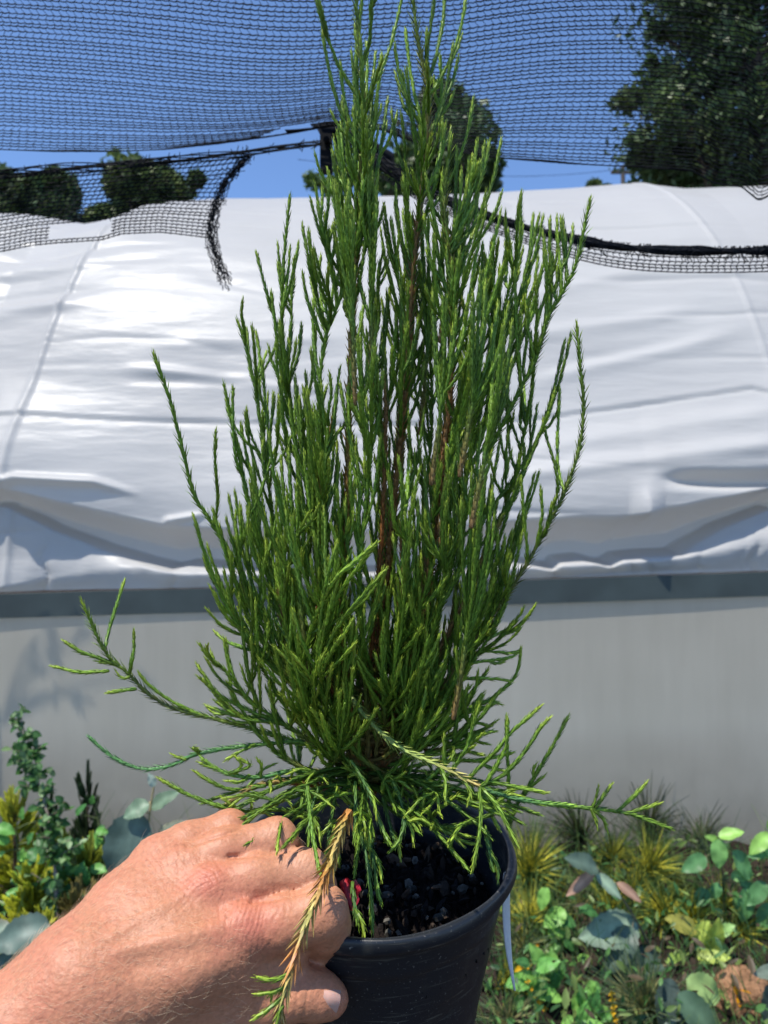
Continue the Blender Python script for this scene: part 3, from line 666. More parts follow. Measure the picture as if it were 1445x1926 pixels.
def branch(rows, tips=(), dz=0.0, r0=0.0016, r1=0.0010, col=None, extra=0, side=0.55, wood=0.0, name="branch", leaf=0.0054, flare=0.6, spread=46, label=None, jd=0.022, tcol=None):
    """rows: stem pixels from base to tip (px, py[, depth offset]); tips: the ends of its shoots; extra: more shoots of chance"""
    pts = np.array([P(q[0], q[1], depth0(q[1]) + dz * min(1, max(0.0, (1440 - q[1]) / 350.0)) + (q[2] if len(q) > 2 else 0)) for q in rows])
    pts[:, 0] = widen(pts, rows)
    st = resample(pts, 90); b = MB()
    n = len(st)
    if col is None: col = stemcol(BROWN * 0.9, DEEP * 1.2, GREEN, 0.35 + wood)
    c_end = col
    def cc(s):
        c = np.asarray(c_end(s), float); L = length(pts)
        k = np.clip((s * L - (L - 0.012)) / 0.012, 0, 1)[:, None]; return c + (TIP - c) * k * 0.8
    twig(b, st, r0, r1, cc, leaf=leaf, flare=flare, step=0.0026)
    def do(p, sub=True):
        twig(b, p, 0.00100 + 0.00020 * RNG.random(), 0.00098, tcol, leaf=0.0047, flare=0.36)
        L = length(p)
        if sub and L > 0.035:
            for _ in range(RNG.poisson(side * L / 0.03)):
                i = int(len(p) * (0.15 + 0.55 * RNG.random())); a = p[min(i, len(p) - 2)]; t = nrm(p[min(i + 1, len(p) - 1)] - a); l = 0.008 + 0.026 * RNG.random()
                o = nrm(np.cross(t, RNG.standard_normal(3))); u = np.linspace(0, 1, 6)[:, None]
                twig(b, a + t * l * u * 0.8 + o * l * (0.55 * u - 0.22 * u ** 2) + np.array([0, 0, 1]) * l * 0.25 * u ** 2, 0.00105, 0.0009, tcol, leaf=0.0040, flare=0.38)
    for q in tips: do(shoot_from(st, q, jd))
    for _ in range(extra):
        i = int(n * (0.18 + 0.66 * RNG.random())); a = st[i]; px = 722.5 + F * a[0] / a[1]; py = 963 - F * (a[2] - CAMZ) / a[1]
        l = 80 + 130 * RNG.random()
        tip = (px + spread * RNG.standard_normal() * 0.6, py - l)
        do(shoot_from(st[max(0, i - 4):i + 4], tip, jd, lo=l))
    NB[0] += 1
    o = b.build(name, M_twig, CON)
    if label: o["label"] = label
    return st
_t0 = stemcol(RUST * 0.7, BROWN, GREEN, 0.62)
# leaders
branch([(694, 1500), (700, 1400), (706, 1250), (728, 1050), (748, 880), (762, 720), (776, 520), (790, 380), (803, 250), (806, 180), (792, 110), (779, 20), (776, -60)],
       [(743, 83), (758, 137), (737, 208), (891, 184), (820, -40), (838, -40), (877, -6), (852, 84), (812, 150), (790, 240), (775, 320), (832, 215), (812, 255), (745, 350), (758, 330), (722, 385), (735, 410), (803, 120)],
       r0=0.0030, r1=0.0011, col=stemcol(RUST * 0.8, BROWN * 1.25, DEEP * 1.3, 0.72), extra=26, wood=0.3, name="trunk", flare=1.0, leaf=0.0062)
branch([(688, 1500), (672, 1380), (655, 1200), (652, 1000), (656, 800), (662, 640), (668, 500), (676, 380), (682, 280), (684, 180), (676, 80), (666, -50)],
       [(606, 56), (588, -30), (660, 95), (690, 78), (684, -50), (706, -40), (720, 107), (701, 155), (644, 183), (708, 183), (730, 185), (764, -50), (665, 203), (641, 230), (655, 228), (634, 247), (653, 275),
        (678, 290), (690, 320), (632, 312), (617, 318), (700, 300), (712, 240), (625, 280), (646, 330), (668, 260), (698, 360), (688, 240)],
       r0=0.0027, r1=0.0011, col=stemcol(RUST * 0.9, TAN * 0.95, DEEP * 1.2, 0.66), extra=26, dz=-0.012, name="trunk", flare=0.95, leaf=0.0060)
branch([(682, 1480), (650, 1300), (628, 1100), (612, 900), (600, 760), (612, 640), (640, 560), (652, 480)], [(592, 343), (598, 378), (610, 402), (580, 437), (590, 465), (604, 480), (620, 430), (632, 445), (645, 400), (618, 500), (569, 510), (590, 560), (605, 540), (630, 520)], dz=-0.02, r0=0.0024, extra=9)
branch([(676, 1470), (628, 1270), (588, 1080), (566, 930), (552, 800), (538, 690), (530, 580), (536, 470), (546, 367)], [(483, 475), (546, 463), (567, 610), (546, 618), (532, 640), (520, 645), (528, 705), (575, 700), (560, 742), (524, 742), (557, 640)], dz=0.012, extra=10)
branch([(668, 1465), (590, 1270), (540, 1100), (512, 960), (496, 840), (480, 730), (462, 650), (446, 600)], [(456, 563), (464, 617), (474, 612), (481, 622), (501, 662), (460, 775), (453, 795), (450, 845), (476, 858), (504, 738), (516, 740), (523, 756), (430, 930), (442, 922), (470, 905)], dz=0.02, extra=9)
branch([(655, 1450), (570, 1290), (500, 1150), (440, 1050), (400, 985), (365, 930), (345, 850), (322, 760), (289, 662)], [(363, 966), (366, 976), (400, 956), (413, 986), (425, 972), (390, 1025), (452, 955)], dz=-0.015, r0=0.0017, extra=3, spread=30, flare=0.85, leaf=0.006)
branch([(660, 1455), (600, 1300), (545, 1170), (500, 1060), (470, 960), (446, 840), (421, 720)], [(480, 900), (438, 1010), (470, 985), (520, 930)], dz=-0.005, r0=0.0016, extra=5, flare=0.8)
branch([(712, 1470), (760, 1290), (820, 1120), (875, 960), (925, 840), (975, 740), (1010, 670), (1030, 600), (1058, 550), (1085, 490), (1111, 372)], [(1035, 410), (1048, 406), (1058, 408), (1063, 640), (1074, 627), (1030, 545), (1020, 430), (1040, 480), (1010, 520)], dz=0.0, r0=0.0024, extra=8, flare=0.9, leaf=0.006)
branch([(706, 1475), (742, 1300), (790, 1100), (826, 920), (846, 760), (852, 640), (853, 560), (846, 470), (836, 390), (848, 255)],
       [(800, 325), (832, 322), (868, 318), (880, 335), (898, 264), (921, 266), (943, 261), (900, 360), (829, 352), (797, 402), (945, 498), (943, 393), (812, 372), (856, 400), (872, 420), (886, 395), (915, 360), (816, 440), (838, 450), (905, 430), (865, 470)],
       dz=-0.018, r0=0.003, col=stemcol(RUST * 0.7, BROWN, DEEP * 1.2, 0.7), extra=12, flare=0.95, leaf=0.006, name="trunk")
branch([(710, 1470), (760, 1280), (812, 1080), (858, 900), (900, 760), (935, 640), (958, 540), (976, 470), (981, 360)], [(978, 372), (1003, 402), (1015, 402), (1022, 406), (950, 455), (925, 455), (955, 430), (965, 560), (940, 500), (1000, 490), (1013, 480), (985, 560), (1027, 475), (905, 520), (930, 545), (912, 480)], dz=0.012, r0=0.0022, extra=14)
branch([(720, 1450), (790, 1330), (870, 1220), (935, 1140), (985, 1070), (1030, 990), (1062, 925), (1088, 850), (1098, 770), (1092, 690), (1084, 608)], [(1043, 875), (1017, 918), (1046, 935)], dz=-0.012, r0=0.0019, col=stemcol(BROWN, OLIVE, GREEN, 0.55), extra=3, spread=26, flare=0.95, leaf=0.006, side=0.2)
branch([(715, 1460), (780, 1300), (850, 1160), (915, 1040), (962, 920), (985, 820), (1000, 740), (1008, 640)], [(1011, 760), (1014, 887), (1006, 890), (990, 968), (984, 972), (975, 900), (955, 815), (940, 700), (970, 660), (985, 720)], dz=0.02, r0=0.0021, extra=10)
branch([(705, 1465), (735, 1300), (775, 1130), (800, 950), (812, 800), (808, 660), (795, 560), (786, 490)], [(790, 488), (776, 508), (806, 510), (760, 480), (748, 470), (730, 500), (818, 580), (742, 380), (758, 395), (772, 460), (716, 430)], dz=0.03, extra=16)
branch([(700, 1465), (705, 1300), (715, 1120), (722, 950), (718, 800), (706, 680), (708, 560)], [(715, 490), (722, 468), (735, 540), (700, 560), (745, 590), (690, 620), (760, 640), (712, 520), (729, 580), (695, 500)], dz=0.012, extra=16)
branch([(700, 1465), (730, 1300), (770, 1150), (812, 1010), (845, 880), (880, 770), (898, 680)], [(890, 600), (905, 590), (870, 560), (842, 690), (925, 640), (915, 700), (860, 640), (830, 740), (935, 610)], dz=0.035, extra=14)
branch([(695, 1465), (690, 1280), (680, 1100), (690, 930), (700, 800), (695, 690)], [(680, 620), (705, 640), (660, 680), (720, 700), (640, 720), (675, 740)], dz=-0.035, extra=14, r0=0.0022)
branch([(690, 1465), (660, 1320), (630, 1180), (612, 1040), (608, 920), (618, 800)], [(620, 700), (605, 720), (640, 690), (590, 760), (585, 820), (630, 760), (572, 850)], dz=-0.028, extra=12)
branch([(705, 1465), (745, 1330), (790, 1200), (830, 1080), (870, 980), (900, 900)], [(905, 800), (880, 780), (925, 850), (860, 820), (840, 840), (940, 830), (838, 905), (842, 940)], dz=-0.032, extra=12)
branch([(700, 1465), (715, 1340), (738, 1210), (755, 1080), (762, 960)], [(770, 850), (750, 860), (790, 880), (730, 890), (780, 930), (760, 1130)], dz=-0.045, extra=12)
branch([(685, 1455), (625, 1350), (575, 1240), (545, 1130), (530, 1030), (520, 960)], [(500, 1015), (540, 930), (555, 960), (512, 1010), (520, 1040), (575, 990), (560, 1060)], dz=-0.02, extra=9)
branch([(712, 1455), (780, 1360), (850, 1260), (905, 1170), (945, 1090), (965, 1000)], [(962, 1045), (930, 1063), (985, 1143), (968, 1166), (980, 1220), (925, 1010), (950, 1110)], dz=-0.012, extra=9)
# rusty bare stems inside the mass
for rows, c in (([(690, 1480), (650, 1330), (622, 1200), (608, 1080), (604, 960), (600, 860)], RUST), ([(700, 1480), (722, 1300), (735, 1200), (748, 1090), (752, 980)], RUST * 1.1), ([(690, 1490), (668, 1340), (640, 1180), (618, 1040), (612, 900), (630, 760)], RUST * 1.2),
                ([(655, 1450), (612, 1340), (565, 1230), (540, 1140), (532, 1060)], TAN * 0.7), ([(705, 1490), (690, 1330), (700, 1200), (718, 1000), (726, 800), (722, 700)], RUST * 0.9), ([(700, 1470), (760, 1310), (800, 1230), (850, 1150), (900, 1060), (945, 970)], BROWN * 1.2)):
    branch(rows, dz=-0.005, r0=0.0019, r1=0.0012, col=stemcol(c * 0.8, c, BROWN * 1.2, 0.6), name="stem", flare=0.8, leaf=0.005)
# left side fan
branch([(645, 1440), (560, 1340), (500, 1250), (455, 1180), (425, 1130), (409, 1095)], [(389, 1145), (404, 1188), (440, 1110), (470, 1100), (452, 1180)], dz=-0.02, r0=0.0016, extra=3)
branch([(645, 1430), (560, 1370), (480, 1320), (430, 1265), (398, 1240), (374, 1210)], [(391, 1212), (396, 1224), (420, 1200), (460, 1215)], dz=-0.03, r0=0.0015, extra=3)
branch([(640, 1425), (550, 1365), (470, 1335), (420, 1310), (373, 1272)], [(403, 1317), (386, 1326), (437, 1335), (500, 1290)], dz=-0.03, r0=0.0014, extra=3)
branch([(640, 1420), (560, 1392), (430, 1358), (330, 1333), (280, 1305), (240, 1265), (205, 1235), (180, 1190), (154, 1130)], [(234, 1093), (252, 1186), (261, 1265)], dz=-0.01, r0=0.0016, col=stemcol(GREEN, OLIVE * 0.9, GREEN * 1.2, 0.6), flare=0.9, leaf=0.0058, side=0.1)
def spray(rows, subs=(), r0=0.0013, col=None, label=None, dd=0.0, flare=0.5, leaf=0.0046, name="branch"):
    """a shoot drawn point by point (px, py, depth) with hand-placed side shoots"""
    b = MB()
    twig(b, PL(rows), r0, 0.00105, col, flare=flare, leaf=leaf)
    for q in subs: twig(b, PL(q), 0.00115, 0.001, None)
    o = b.build(name, M_twig, CON)
    if label: o["label"] = label
d = 0.462
spray([(222, 1250, d), (180, 1235, d), (150, 1225, d), (120, 1205, d)], [[(205, 1262, d), (150, 1264, d), (98, 1253, d)], [(215, 1248, d), (195, 1246, d), (182, 1244, d)], [(256, 1296, d), (230, 1299, d), (201, 1303, d)], [(245, 1272, d), (230, 1275, d), (218, 1262, d)]])
spray([(640, 1410, .47), (560, 1395, .466), (490, 1400, .462), (420, 1408, .458), (370, 1418, .456), (320, 1440, .455), (270, 1446, .455), (222, 1430, .455), (190, 1406, .455), (168, 1386, .455)],
      [[(350, 1428, .455), (335, 1424, .455), (324, 1419, .455)], [(375, 1418, .455), (362, 1405, .45), (375, 1412, .455)], [(480, 1402, .46), (455, 1412, .455), (425, 1430, .452)]], r0=0.00145, col=stemcol(GREEN * 1.1, BLUEG * 1.7, BLUEG * 1.9, .5), flare=0.7)
spray([(640, 1470, .47), (560, 1450, .462), (490, 1462, .456), (440, 1458, .452), (405, 1445, .45), (378, 1425, .45)], [[(440, 1456, .452), (455, 1440, .45), (444, 1424, .45)], [(410, 1446, .45), (390, 1440, .45), (373, 1433, .45)], [(490, 1460, .455), (492, 1440, .452), (484, 1427, .45)], [(470, 1458, .455), (455, 1470, .45), (424, 1468, .45)], [(430, 1455, .45), (470, 1440, .45), (446, 1425, .45)]], r0=0.0014, col=stemcol(GREEN, BLUEG * 1.8, GREEN * 1.4, .5))
spray([(600, 1540, .46), (530, 1523, .45), (460, 1525, .446), (400, 1512, .444), (350, 1492, .444), (299, 1464, .444)], [[(450, 1523, .446), (430, 1510, .444), (418, 1500, .444)]], r0=0.0014)
spray([(620, 1480, .47), (540, 1470, .46), (480, 1480, .452), (445, 1500, .448), (415, 1520, .446)], [[(500, 1478, .452), (440, 1485, .45), (400, 1472, .448), (365, 1450, .448)]], r0=0.0021, col=stemcol(RUST, TAN * 0.95, TAN * 0.8, .5), label="bare orange-brown twig dipping towards the hand", flare=0.3)
# upright sprig standing out in front
branch([(640, 1440), (612, 1350), (595, 1260), (598, 1220), (612, 1160), (640, 1090), (668, 1060), (707, 1022)], [(633, 1021, .415), (635, 1090, .415), (726, 1071, .415), (551, 1145, .42), (516, 1216, .42), (549, 1228, .42), (665, 1163, .415), (648, 1190, .41), (668, 1212, .41), (560, 1190, .42), (620, 1110, .415)],
       dz=-0.055, r0=0.0016, r1=0.0013, extra=6, col=stemcol(GREEN * .8, GREEN, GREEN * 1.35, .5), tcol=None, spread=70)
branch([(650, 1450), (625, 1400), (600, 1350), (590, 1300), (560, 1262)], [(540, 1250, .42), (600, 1240, .415), (625, 1250, .41), (535, 1310, .42), (560, 1300, .42), (640, 1300, .41), (665, 1255, .41)], dz=-0.05, r0=0.0014, extra=8, spread=80)
# short ascending shoots all round the lower trunk
b = MB()
for k in range(46):
    a = RNG.random() * 6.283; y0 = 1230 + 260 * RNG.random() ** .8; o = P(697 + (26 + 0.16 * (y0 - 1230)) * RNG.standard_normal(), y0, 0.468); l = 0.045 + 0.045 * RNG.random()
    dr = np.array([math.cos(a), math.sin(a) * 0.75, 0.0]); u = np.linspace(0, 1, 14)[:, None]; rise = 0.25 + 1.0 * RNG.random()
    p = o + dr * l * (1.1 * u - 0.25 * u ** 2) + np.array([0, 0, 1]) * l * (0.1 * u + rise * u ** 2)
    twig(b, p, 0.0015, 0.0011, stemcol(BROWN * .8, DEEP * 1.2, GREEN * 1.1, .45), leaf=.005, flare=.6)
    for _ in range(5):
        i = int(3 + 9 * RNG.random()); q = p[i]; t = nrm(p[i + 1] - q); s = nrm(np.cross(t, RNG.standard_normal(3))); m = 0.015 + 0.03 * RNG.random(); v = np.linspace(0, 1, 8)[:, None]
        twig(b, q + (t * .75 + s * .55) * m * v + np.array([0, 0, 1]) * m * .45 * v ** 2, 0.00118, 0.00105)
tag(b.build("small_shoots", M_twig, CON), kind="stuff")
spray([(586, 1340, .44), (594, 1260, .428), (604, 1190, .42), (640, 1112, .415), (678, 1062, .412), (707, 1022, .411)],
      [[(600, 1232, .424), (606, 1140, .416), (618, 1075, .412), (634, 1021, .411)], [(600, 1238, .424), (616, 1160, .414), (636, 1090, .410)], [(602, 1245, .424), (640, 1172, .412), (690, 1112, .408), (726, 1071, .407)], [(595, 1262, .426), (568, 1205, .42), (551, 1145, .418)],
       [(592, 1290, .43), (550, 1252, .424), (516, 1216, .422)], [(595, 1292, .43), (572, 1256, .422), (549, 1228, .42)], [(605, 1252, .424), (640, 1205, .412), (666, 1162, .409)], [(606, 1265, .424), (630, 1215, .412), (649, 1190, .409)], [(604, 1275, .425), (645, 1236, .412), (668, 1210, .409)], [(606, 1285, .425), (600, 1255, .414), (612, 1225, .411)]],
      r0=0.0015, col=stemcol(GREEN * .9, GREEN * 1.1, GREEN * 1.4, .5))
# right side, low
branch([(720, 1440), (790, 1330), (850, 1270), (905, 1210), (940, 1150), (962, 1085), (983, 1000)], [(979, 1221), (960, 1282), (955, 1190), (925, 1180)], dz=-0.02, extra=4, r0=0.0015)
branch([(720, 1440), (800, 1385), (860, 1340), (910, 1320), (938, 1325)], [(962, 1282), (980, 1220), (935, 1355), (900, 1260), (880, 1290)], dz=-0.02, extra=4, r0=0.0014)
_y = stemcol(OLIVE * 1.6, OLIVE * 2.3, TAN * 1.5, .6)
spray([(660, 1310, .445), (690, 1350, .438), (730, 1390, .43), (780, 1420, .425), (830, 1440, .42), (870, 1462, .418), (905, 1480, .417)],
      [[(905, 1478, .417), (950, 1455, .415), (990, 1410, .414), (1012, 1375, .414), (1033, 1350, .414)], [(880, 1465, .418), (925, 1420, .416), (965, 1375, .414), (1018, 1328, .413)], [(905, 1480, .417), (935, 1515, .412), (958, 1560, .408), (975, 1592, .406)], [(902, 1480, .417), (905, 1530, .41), (900, 1580, .405), (888, 1636, .402)],
       [(925, 1470, .416), (970, 1480, .414), (1028, 1491, .413)], [(830, 1445, .42), (838, 1470, .417), (838, 1507, .414)], [(870, 1462, .418), (885, 1490, .415), (880, 1510, .414)], [(838, 1440, .42), (835, 1400, .42), (836, 1383, .42)], [(855, 1415, .42), (850, 1425, .42), (853, 1412, .42)], [(850, 1450, .42), (870, 1420, .417), (880, 1400, .417), (902, 1325, .415)], [(915, 1472, .416), (940, 1430, .415), (952, 1400, .414), (955, 1348, .413)]],
      r0=0.0019, col=_y, flare=0.9, leaf=0.0062, label="yellowish drooping branch crossing in front of the pot mouth")
spray([(905, 1490, .45), (980, 1503, .452), (1060, 1515, .455), (1130, 1522, .456), (1190, 1532, .456), (1262, 1559, .456)], [[(1115, 1520, .455), (1122, 1500, .455), (1126, 1480, .455)], [(1120, 1521, .455), (1135, 1498, .455), (1151, 1475, .455)], [(1160, 1526, .456), (1190, 1500, .456), (1218, 1471, .456)], [(1175, 1530, .456), (1205, 1522, .456), (1242, 1511, .456)], [(1115, 1521, .455), (1135, 1540, .455), (1143, 1565, .455)], [(1112, 1521, .455), (1120, 1540, .455), (1124, 1555, .455)]], r0=0.0015, col=stemcol(DEEP, DEEP * 1.2, GREEN, .5))
spray([(900, 1480, .43), (960, 1500, .43), (1020, 1510, .43), (1078, 1515, .43)], [], r0=0.00125, col=stemcol(BLUEG, BLUEG * 1.8, GREEN * 1.8, .5))
spray([(955, 1560, .455), (975, 1510, .452), (1000, 1470, .45), (1030, 1420, .45), (1052, 1380, .45), (1070, 1346, .45)], [[(1005, 1465, .45), (1003, 1445, .45), (1008, 1437, .45)], [(985, 1495, .45), (1010, 1470, .45), (1025, 1458, .45)], [(955, 1545, .455), (957, 1480, .455), (952, 1350, .455)]], r0=0.00125)
for rows in ([(730, 1440, .47), (800, 1420, .462), (860, 1400, .455), (905, 1380, .45), (932, 1375, .45)], [(735, 1440, .47), (810, 1400, .47), (870, 1380, .47), (912, 1382, .47)], [(740, 1450, .47), (830, 1430, .466), (900, 1430, .46), (965, 1415, .458)], [(720, 1430, .47), (800, 1370, .465), (870, 1345, .46), (935, 1322, .46)],
             [(740, 1460, .46), (800, 1470, .452), (850, 1480, .448), (905, 1505, .445), (940, 1560, .44)], [(720, 1480, .46), (790, 1500, .45), (860, 1500, .446), (940, 1490, .445), (985, 1480, .444)], [(700, 1500, .46), (770, 1540, .446), (840, 1555, .44), (900, 1540, .44), (950, 1520, .44)], [(720, 1500, .46), (800, 1545, .44), (850, 1570, .435), (870, 1590, .432)]):
    spray(rows, [[rows[1], tuple(np.array(rows[1]) + [25, -22, 0]), tuple(np.array(rows[1]) + [58, -48, -.004])], [rows[2], tuple(np.array(rows[2]) + [18, 12, 0]), tuple(np.array(rows[2]) + [50, 20, -.006])]])
# drooping shoots into and over the pot
TW = stemcol(RUST * 1.05, TAN * 1.25, TAN * 1.15, .45)
spray([(657, 1526, .405), (640, 1570, .392), (622, 1620, .378), (603, 1670, .366), (585, 1715, .358), (566, 1765, .351), (550, 1815, .347), (537, 1860, .345), (528, 1900, .344), (520, 1960, .344)],
      [[(545, 1830, .346), (515, 1843, .343), (482, 1838, .342)], [(537, 1856, .345), (512, 1866, .343), (483, 1870, .342)], [(535, 1870, .345), (510, 1895, .342), (476, 1918, .341)], [(532, 1890, .344), (524, 1910, .342), (516, 1950, .341)], [(533, 1860, .345), (512, 1868, .344), (510, 1882, .344)]],
      r0=0.0022, col=lambda s: TAN * 1.6 + (RUST * 1.6 - TAN * 1.6) * (np.sin(s * 19 + 1.5) * .5 + .5)[:, None] ** 2 + (OLIVE * 1.7 - TAN * 1.4) * (np.sin(s * 27) * .5 + .5)[:, None] * .6, flare=0.95, leaf=0.0085, label="golden brown dying shoot hanging over the hand")
spray([(578, 1480, .42), (583, 1530, .405), (590, 1580, .393), (597, 1620, .383), (610, 1664, .372)], [], r0=0.0012)
b = MB()
for k in range(34):
    a = RNG.random() * 2 * math.pi; o = P(690 + 18 * RNG.standard_normal(), 1500 + 10 * RNG.standard_normal(), 0.47); l = 0.04 + 0.05 * RNG.random()
    dr = np.array([math.cos(a) * 1.2, math.sin(a) * 0.8 - 0.25, 0]); u = np.linspace(0, 1, 8)[:, None]
    p = o + dr * l * u + np.array([0, 0, 1]) * (0.012 * u - (0.018 + 0.02 * RNG.random()) * u ** 2 + 0.012)
    twig(b, p, 0.0012, 0.001, stemcol(DEEP * .7, DEEP * .9, GREEN * .9, .5))
    for _ in range(3):
        i = int(2 + 5 * RNG.random()); q = p[i]; e = q + np.array([RNG.standard_normal() * .012, RNG.standard_normal() * .01 - .004, -0.010 + .02 * RNG.random()])
        twig(b, np.array([q, q * .5 + e * .5 + [0, 0, .003], e]), 0.00105, 0.0009)
tag(b.build("basal_shoots", M_twig, CON), kind="stuff")
for rows in ([(660, 1500, .45), (680, 1570, .435), (695, 1650, .42), (701, 1755, .405)], [(690, 1520, .45), (700, 1600, .43), (712, 1680, .418), (718, 1700, .412)], [(630, 1500, .45), (620, 1570, .435), (614, 1640, .425)], [(662, 1660, .42), (668, 1710, .41), (676, 1745, .408)], [(720, 1500, .45), (735, 1560, .44), (745, 1590, .43), (728, 1585, .425)], [(668, 1470, .44), (670, 1520, .43), (668, 1585, .422)], [(660, 1430, .43), (690, 1480, .425), (720, 1560, .42), (735, 1590, .415)],
             [(740, 1470, .44), (760, 1530, .432), (752, 1580, .425), (735, 1600, .42)], [(600, 1480, .44), (585, 1530, .43), (580, 1590, .42)], [(930, 1640, .42), (920, 1600, .425), (915, 1560, .43)]):
    spray(rows, [[rows[1], tuple(np.array(rows[1]) + [14, 25, -.004]), tuple(np.array(rows[1]) + [18, 55, -.008])]], col=stemcol(DEEP, BLUEG, GREEN * 1.2, .5))

# brooms of fine upright shoots that fill the crown
for k in range(19):
    ty = 250 + 700 * RNG.random(); lo = np.interp(ty, [250, 400, 600, 800, 950], [640, 600, 585, 500, 480]); hi = np.interp(ty, [250, 400, 600, 800, 950], [860, 1000, 1030, 1000, 970])
    tx = lo + (hi - lo) * RNG.random(); dd = depth0(ty) + 0.028 * RNG.standard_normal(); L0 = 170 + 120 * RNG.random(); rx = tx + (697 - tx) * 0.16; b = MB()
    root = P(rx, ty + L0, dd); up = P(rx + (tx - rx) * .4, ty + L0 * .5, dd); twig(b, np.array([P(rx + (697 - rx) * .12, ty + L0 + 130, dd), root, up]), 0.0014, 0.0011, stemcol(BROWN * 1.1, DEEP * 1.3, GREEN, .6), leaf=.005, flare=.5)
    for j in range(6 + int(4 * RNG.random())):
        e = P(tx + 26 * RNG.standard_normal(), ty + 34 * RNG.standard_normal(), dd + 0.010 * RNG.standard_normal()); f = RNG.random(); st = root + (up - root) * f
        c = st + (e - st) * np.array([.75, .5, .35]); u = np.linspace(0, 1, 12)[:, None]
        twig(b, (1 - u) ** 2 * st + 2 * u * (1 - u) * c + u ** 2 * e, 0.00112 + .0002 * RNG.random(), 0.00104, None, leaf=0.0047, flare=0.36)
    b.build("branch", M_twig, CON)
# ------------------------------------------------------------------ the hand: one continuous surface
def surface_net(f, org, h):
    """naive surface nets on a scalar grid; returns vertices and quads"""
    s = f < 0
    nx, ny, nz = f.shape
    cnt = np.zeros((nx - 1, ny - 1, nz - 1), np.int8)
    for i in (0, 1):
        for j in (0, 1):
            for k in (0, 1): cnt += s[i:nx - 1 + i, j:ny - 1 + j, k:nz - 1 + k]
    act = (cnt > 0) & (cnt < 8); ci = np.argwhere(act)
    idm = -np.ones(act.shape, int); idm[act] = np.arange(len(ci))
    acc = np.zeros((len(ci), 3)); w = np.zeros(len(ci))
    cor = [(i, j, k) for i in (0, 1) for j in (0, 1) for k in (0, 1)]
    val = {c: f[ci[:, 0] + c[0], ci[:, 1] + c[1], ci[:, 2] + c[2]] for c in cor}
    for a in cor:
        for ax in range(3):
            if a[ax] == 0:
                b = list(a); b[ax] = 1; b = tuple(b); va, vb = val[a], val[b]; x = (va < 0) != (vb < 0)
                t = np.where(x, va / np.where(x, va - vb, 1), 0); p = np.tile(np.array(a, float), (len(ci), 1)); p[:, ax] = t
                acc += p * x[:, None]; w += x
    V = org + h * (ci + acc / w[:, None]); Q = []
    for ax in range(3):
        o1, o2 = [(1, 2), (2, 0), (0, 1)][ax]
        sl0 = [slice(None)] * 3; sl1 = [slice(None)] * 3; sl0[ax] = slice(0, -1); sl1[ax] = slice(1, None)
        e = np.argwhere(s[tuple(sl0)] != s[tuple(sl1)])
        e = e[(e[:, o1] > 0) & (e[:, o2] > 0) & (e[:, o1] < f.shape[o1] - 1) & (e[:, o2] < f.shape[o2] - 1)]
        st = s[e[:, 0], e[:, 1], e[:, 2]]
        def cell(d1, d2):
            c = e.copy(); c[:, o1] -= d1; c[:, o2] -= d2; return idm[c[:, 0], c[:, 1], c[:, 2]]
        q = np.stack([cell(1, 1), cell(0, 1), cell(0, 0), cell(1, 0)], 1)
        q[~st] = q[~st][:, ::-1]; Q.append(q)
    return V, np.vstack(Q)
# joints: (px, py, depth, radius in px)
LIT = [(296, 1618, .408, 43), (352, 1590, .415, 39.5), (432, 1561, .425, 34.5), (447, 1590, .438, 30), (445, 1625, .447, 27)]
RIN = [(338, 1640, .400, 45), (420, 1606, .408, 43), (520, 1579, .418, 37.5), (540, 1610, .432, 34), (535, 1655, .442, 30)]
MID = [(392, 1676, .391, 48), (480, 1655, .398, 46), (574, 1639, .406, 42), (594, 1668, .418, 36), (590, 1715, .428, 31)]
IND = [(455, 1748, .380, 50), (530, 1738, .384, 49), (604, 1718, .388, 49), (613, 1742, .394, 44), (606, 1770, .402, 36)]
THU = [(330, 1890, .370, 64), (430, 1896, .378, 55), (515, 1880, .384, 44), (568, 1866, .387, 42), (606, 1874, .389, 39), (627, 1881, .390, 27)]
PALM = [[(296, 1618, .408, 43), (225, 1710, .388, 56), (140, 1830, .365, 76)], [(338, 1640, .400, 46), (255, 1735, .382, 58), (150, 1840, .362, 86)],
        [(392, 1678, .391, 49), (300, 1765, .375, 62), (165, 1860, .360, 90)], [(455, 1750, .380, 52), (350, 1815, .367, 66), (190, 1885, .357, 92)],
        [(330, 1890, .370, 64), (200, 1905, .358, 86)], [(150, 1855, .360, 106), (20, 1980, .345, 128), (-230, 2200, .318, 150), (-520, 2470, .29, 170)],
        [(455, 1800, .381, 46), (515, 1812, .385, 34), (548, 1795, .388, 30)], [(400, 1800, .377, 56), (440, 1850, .379, 54)]]
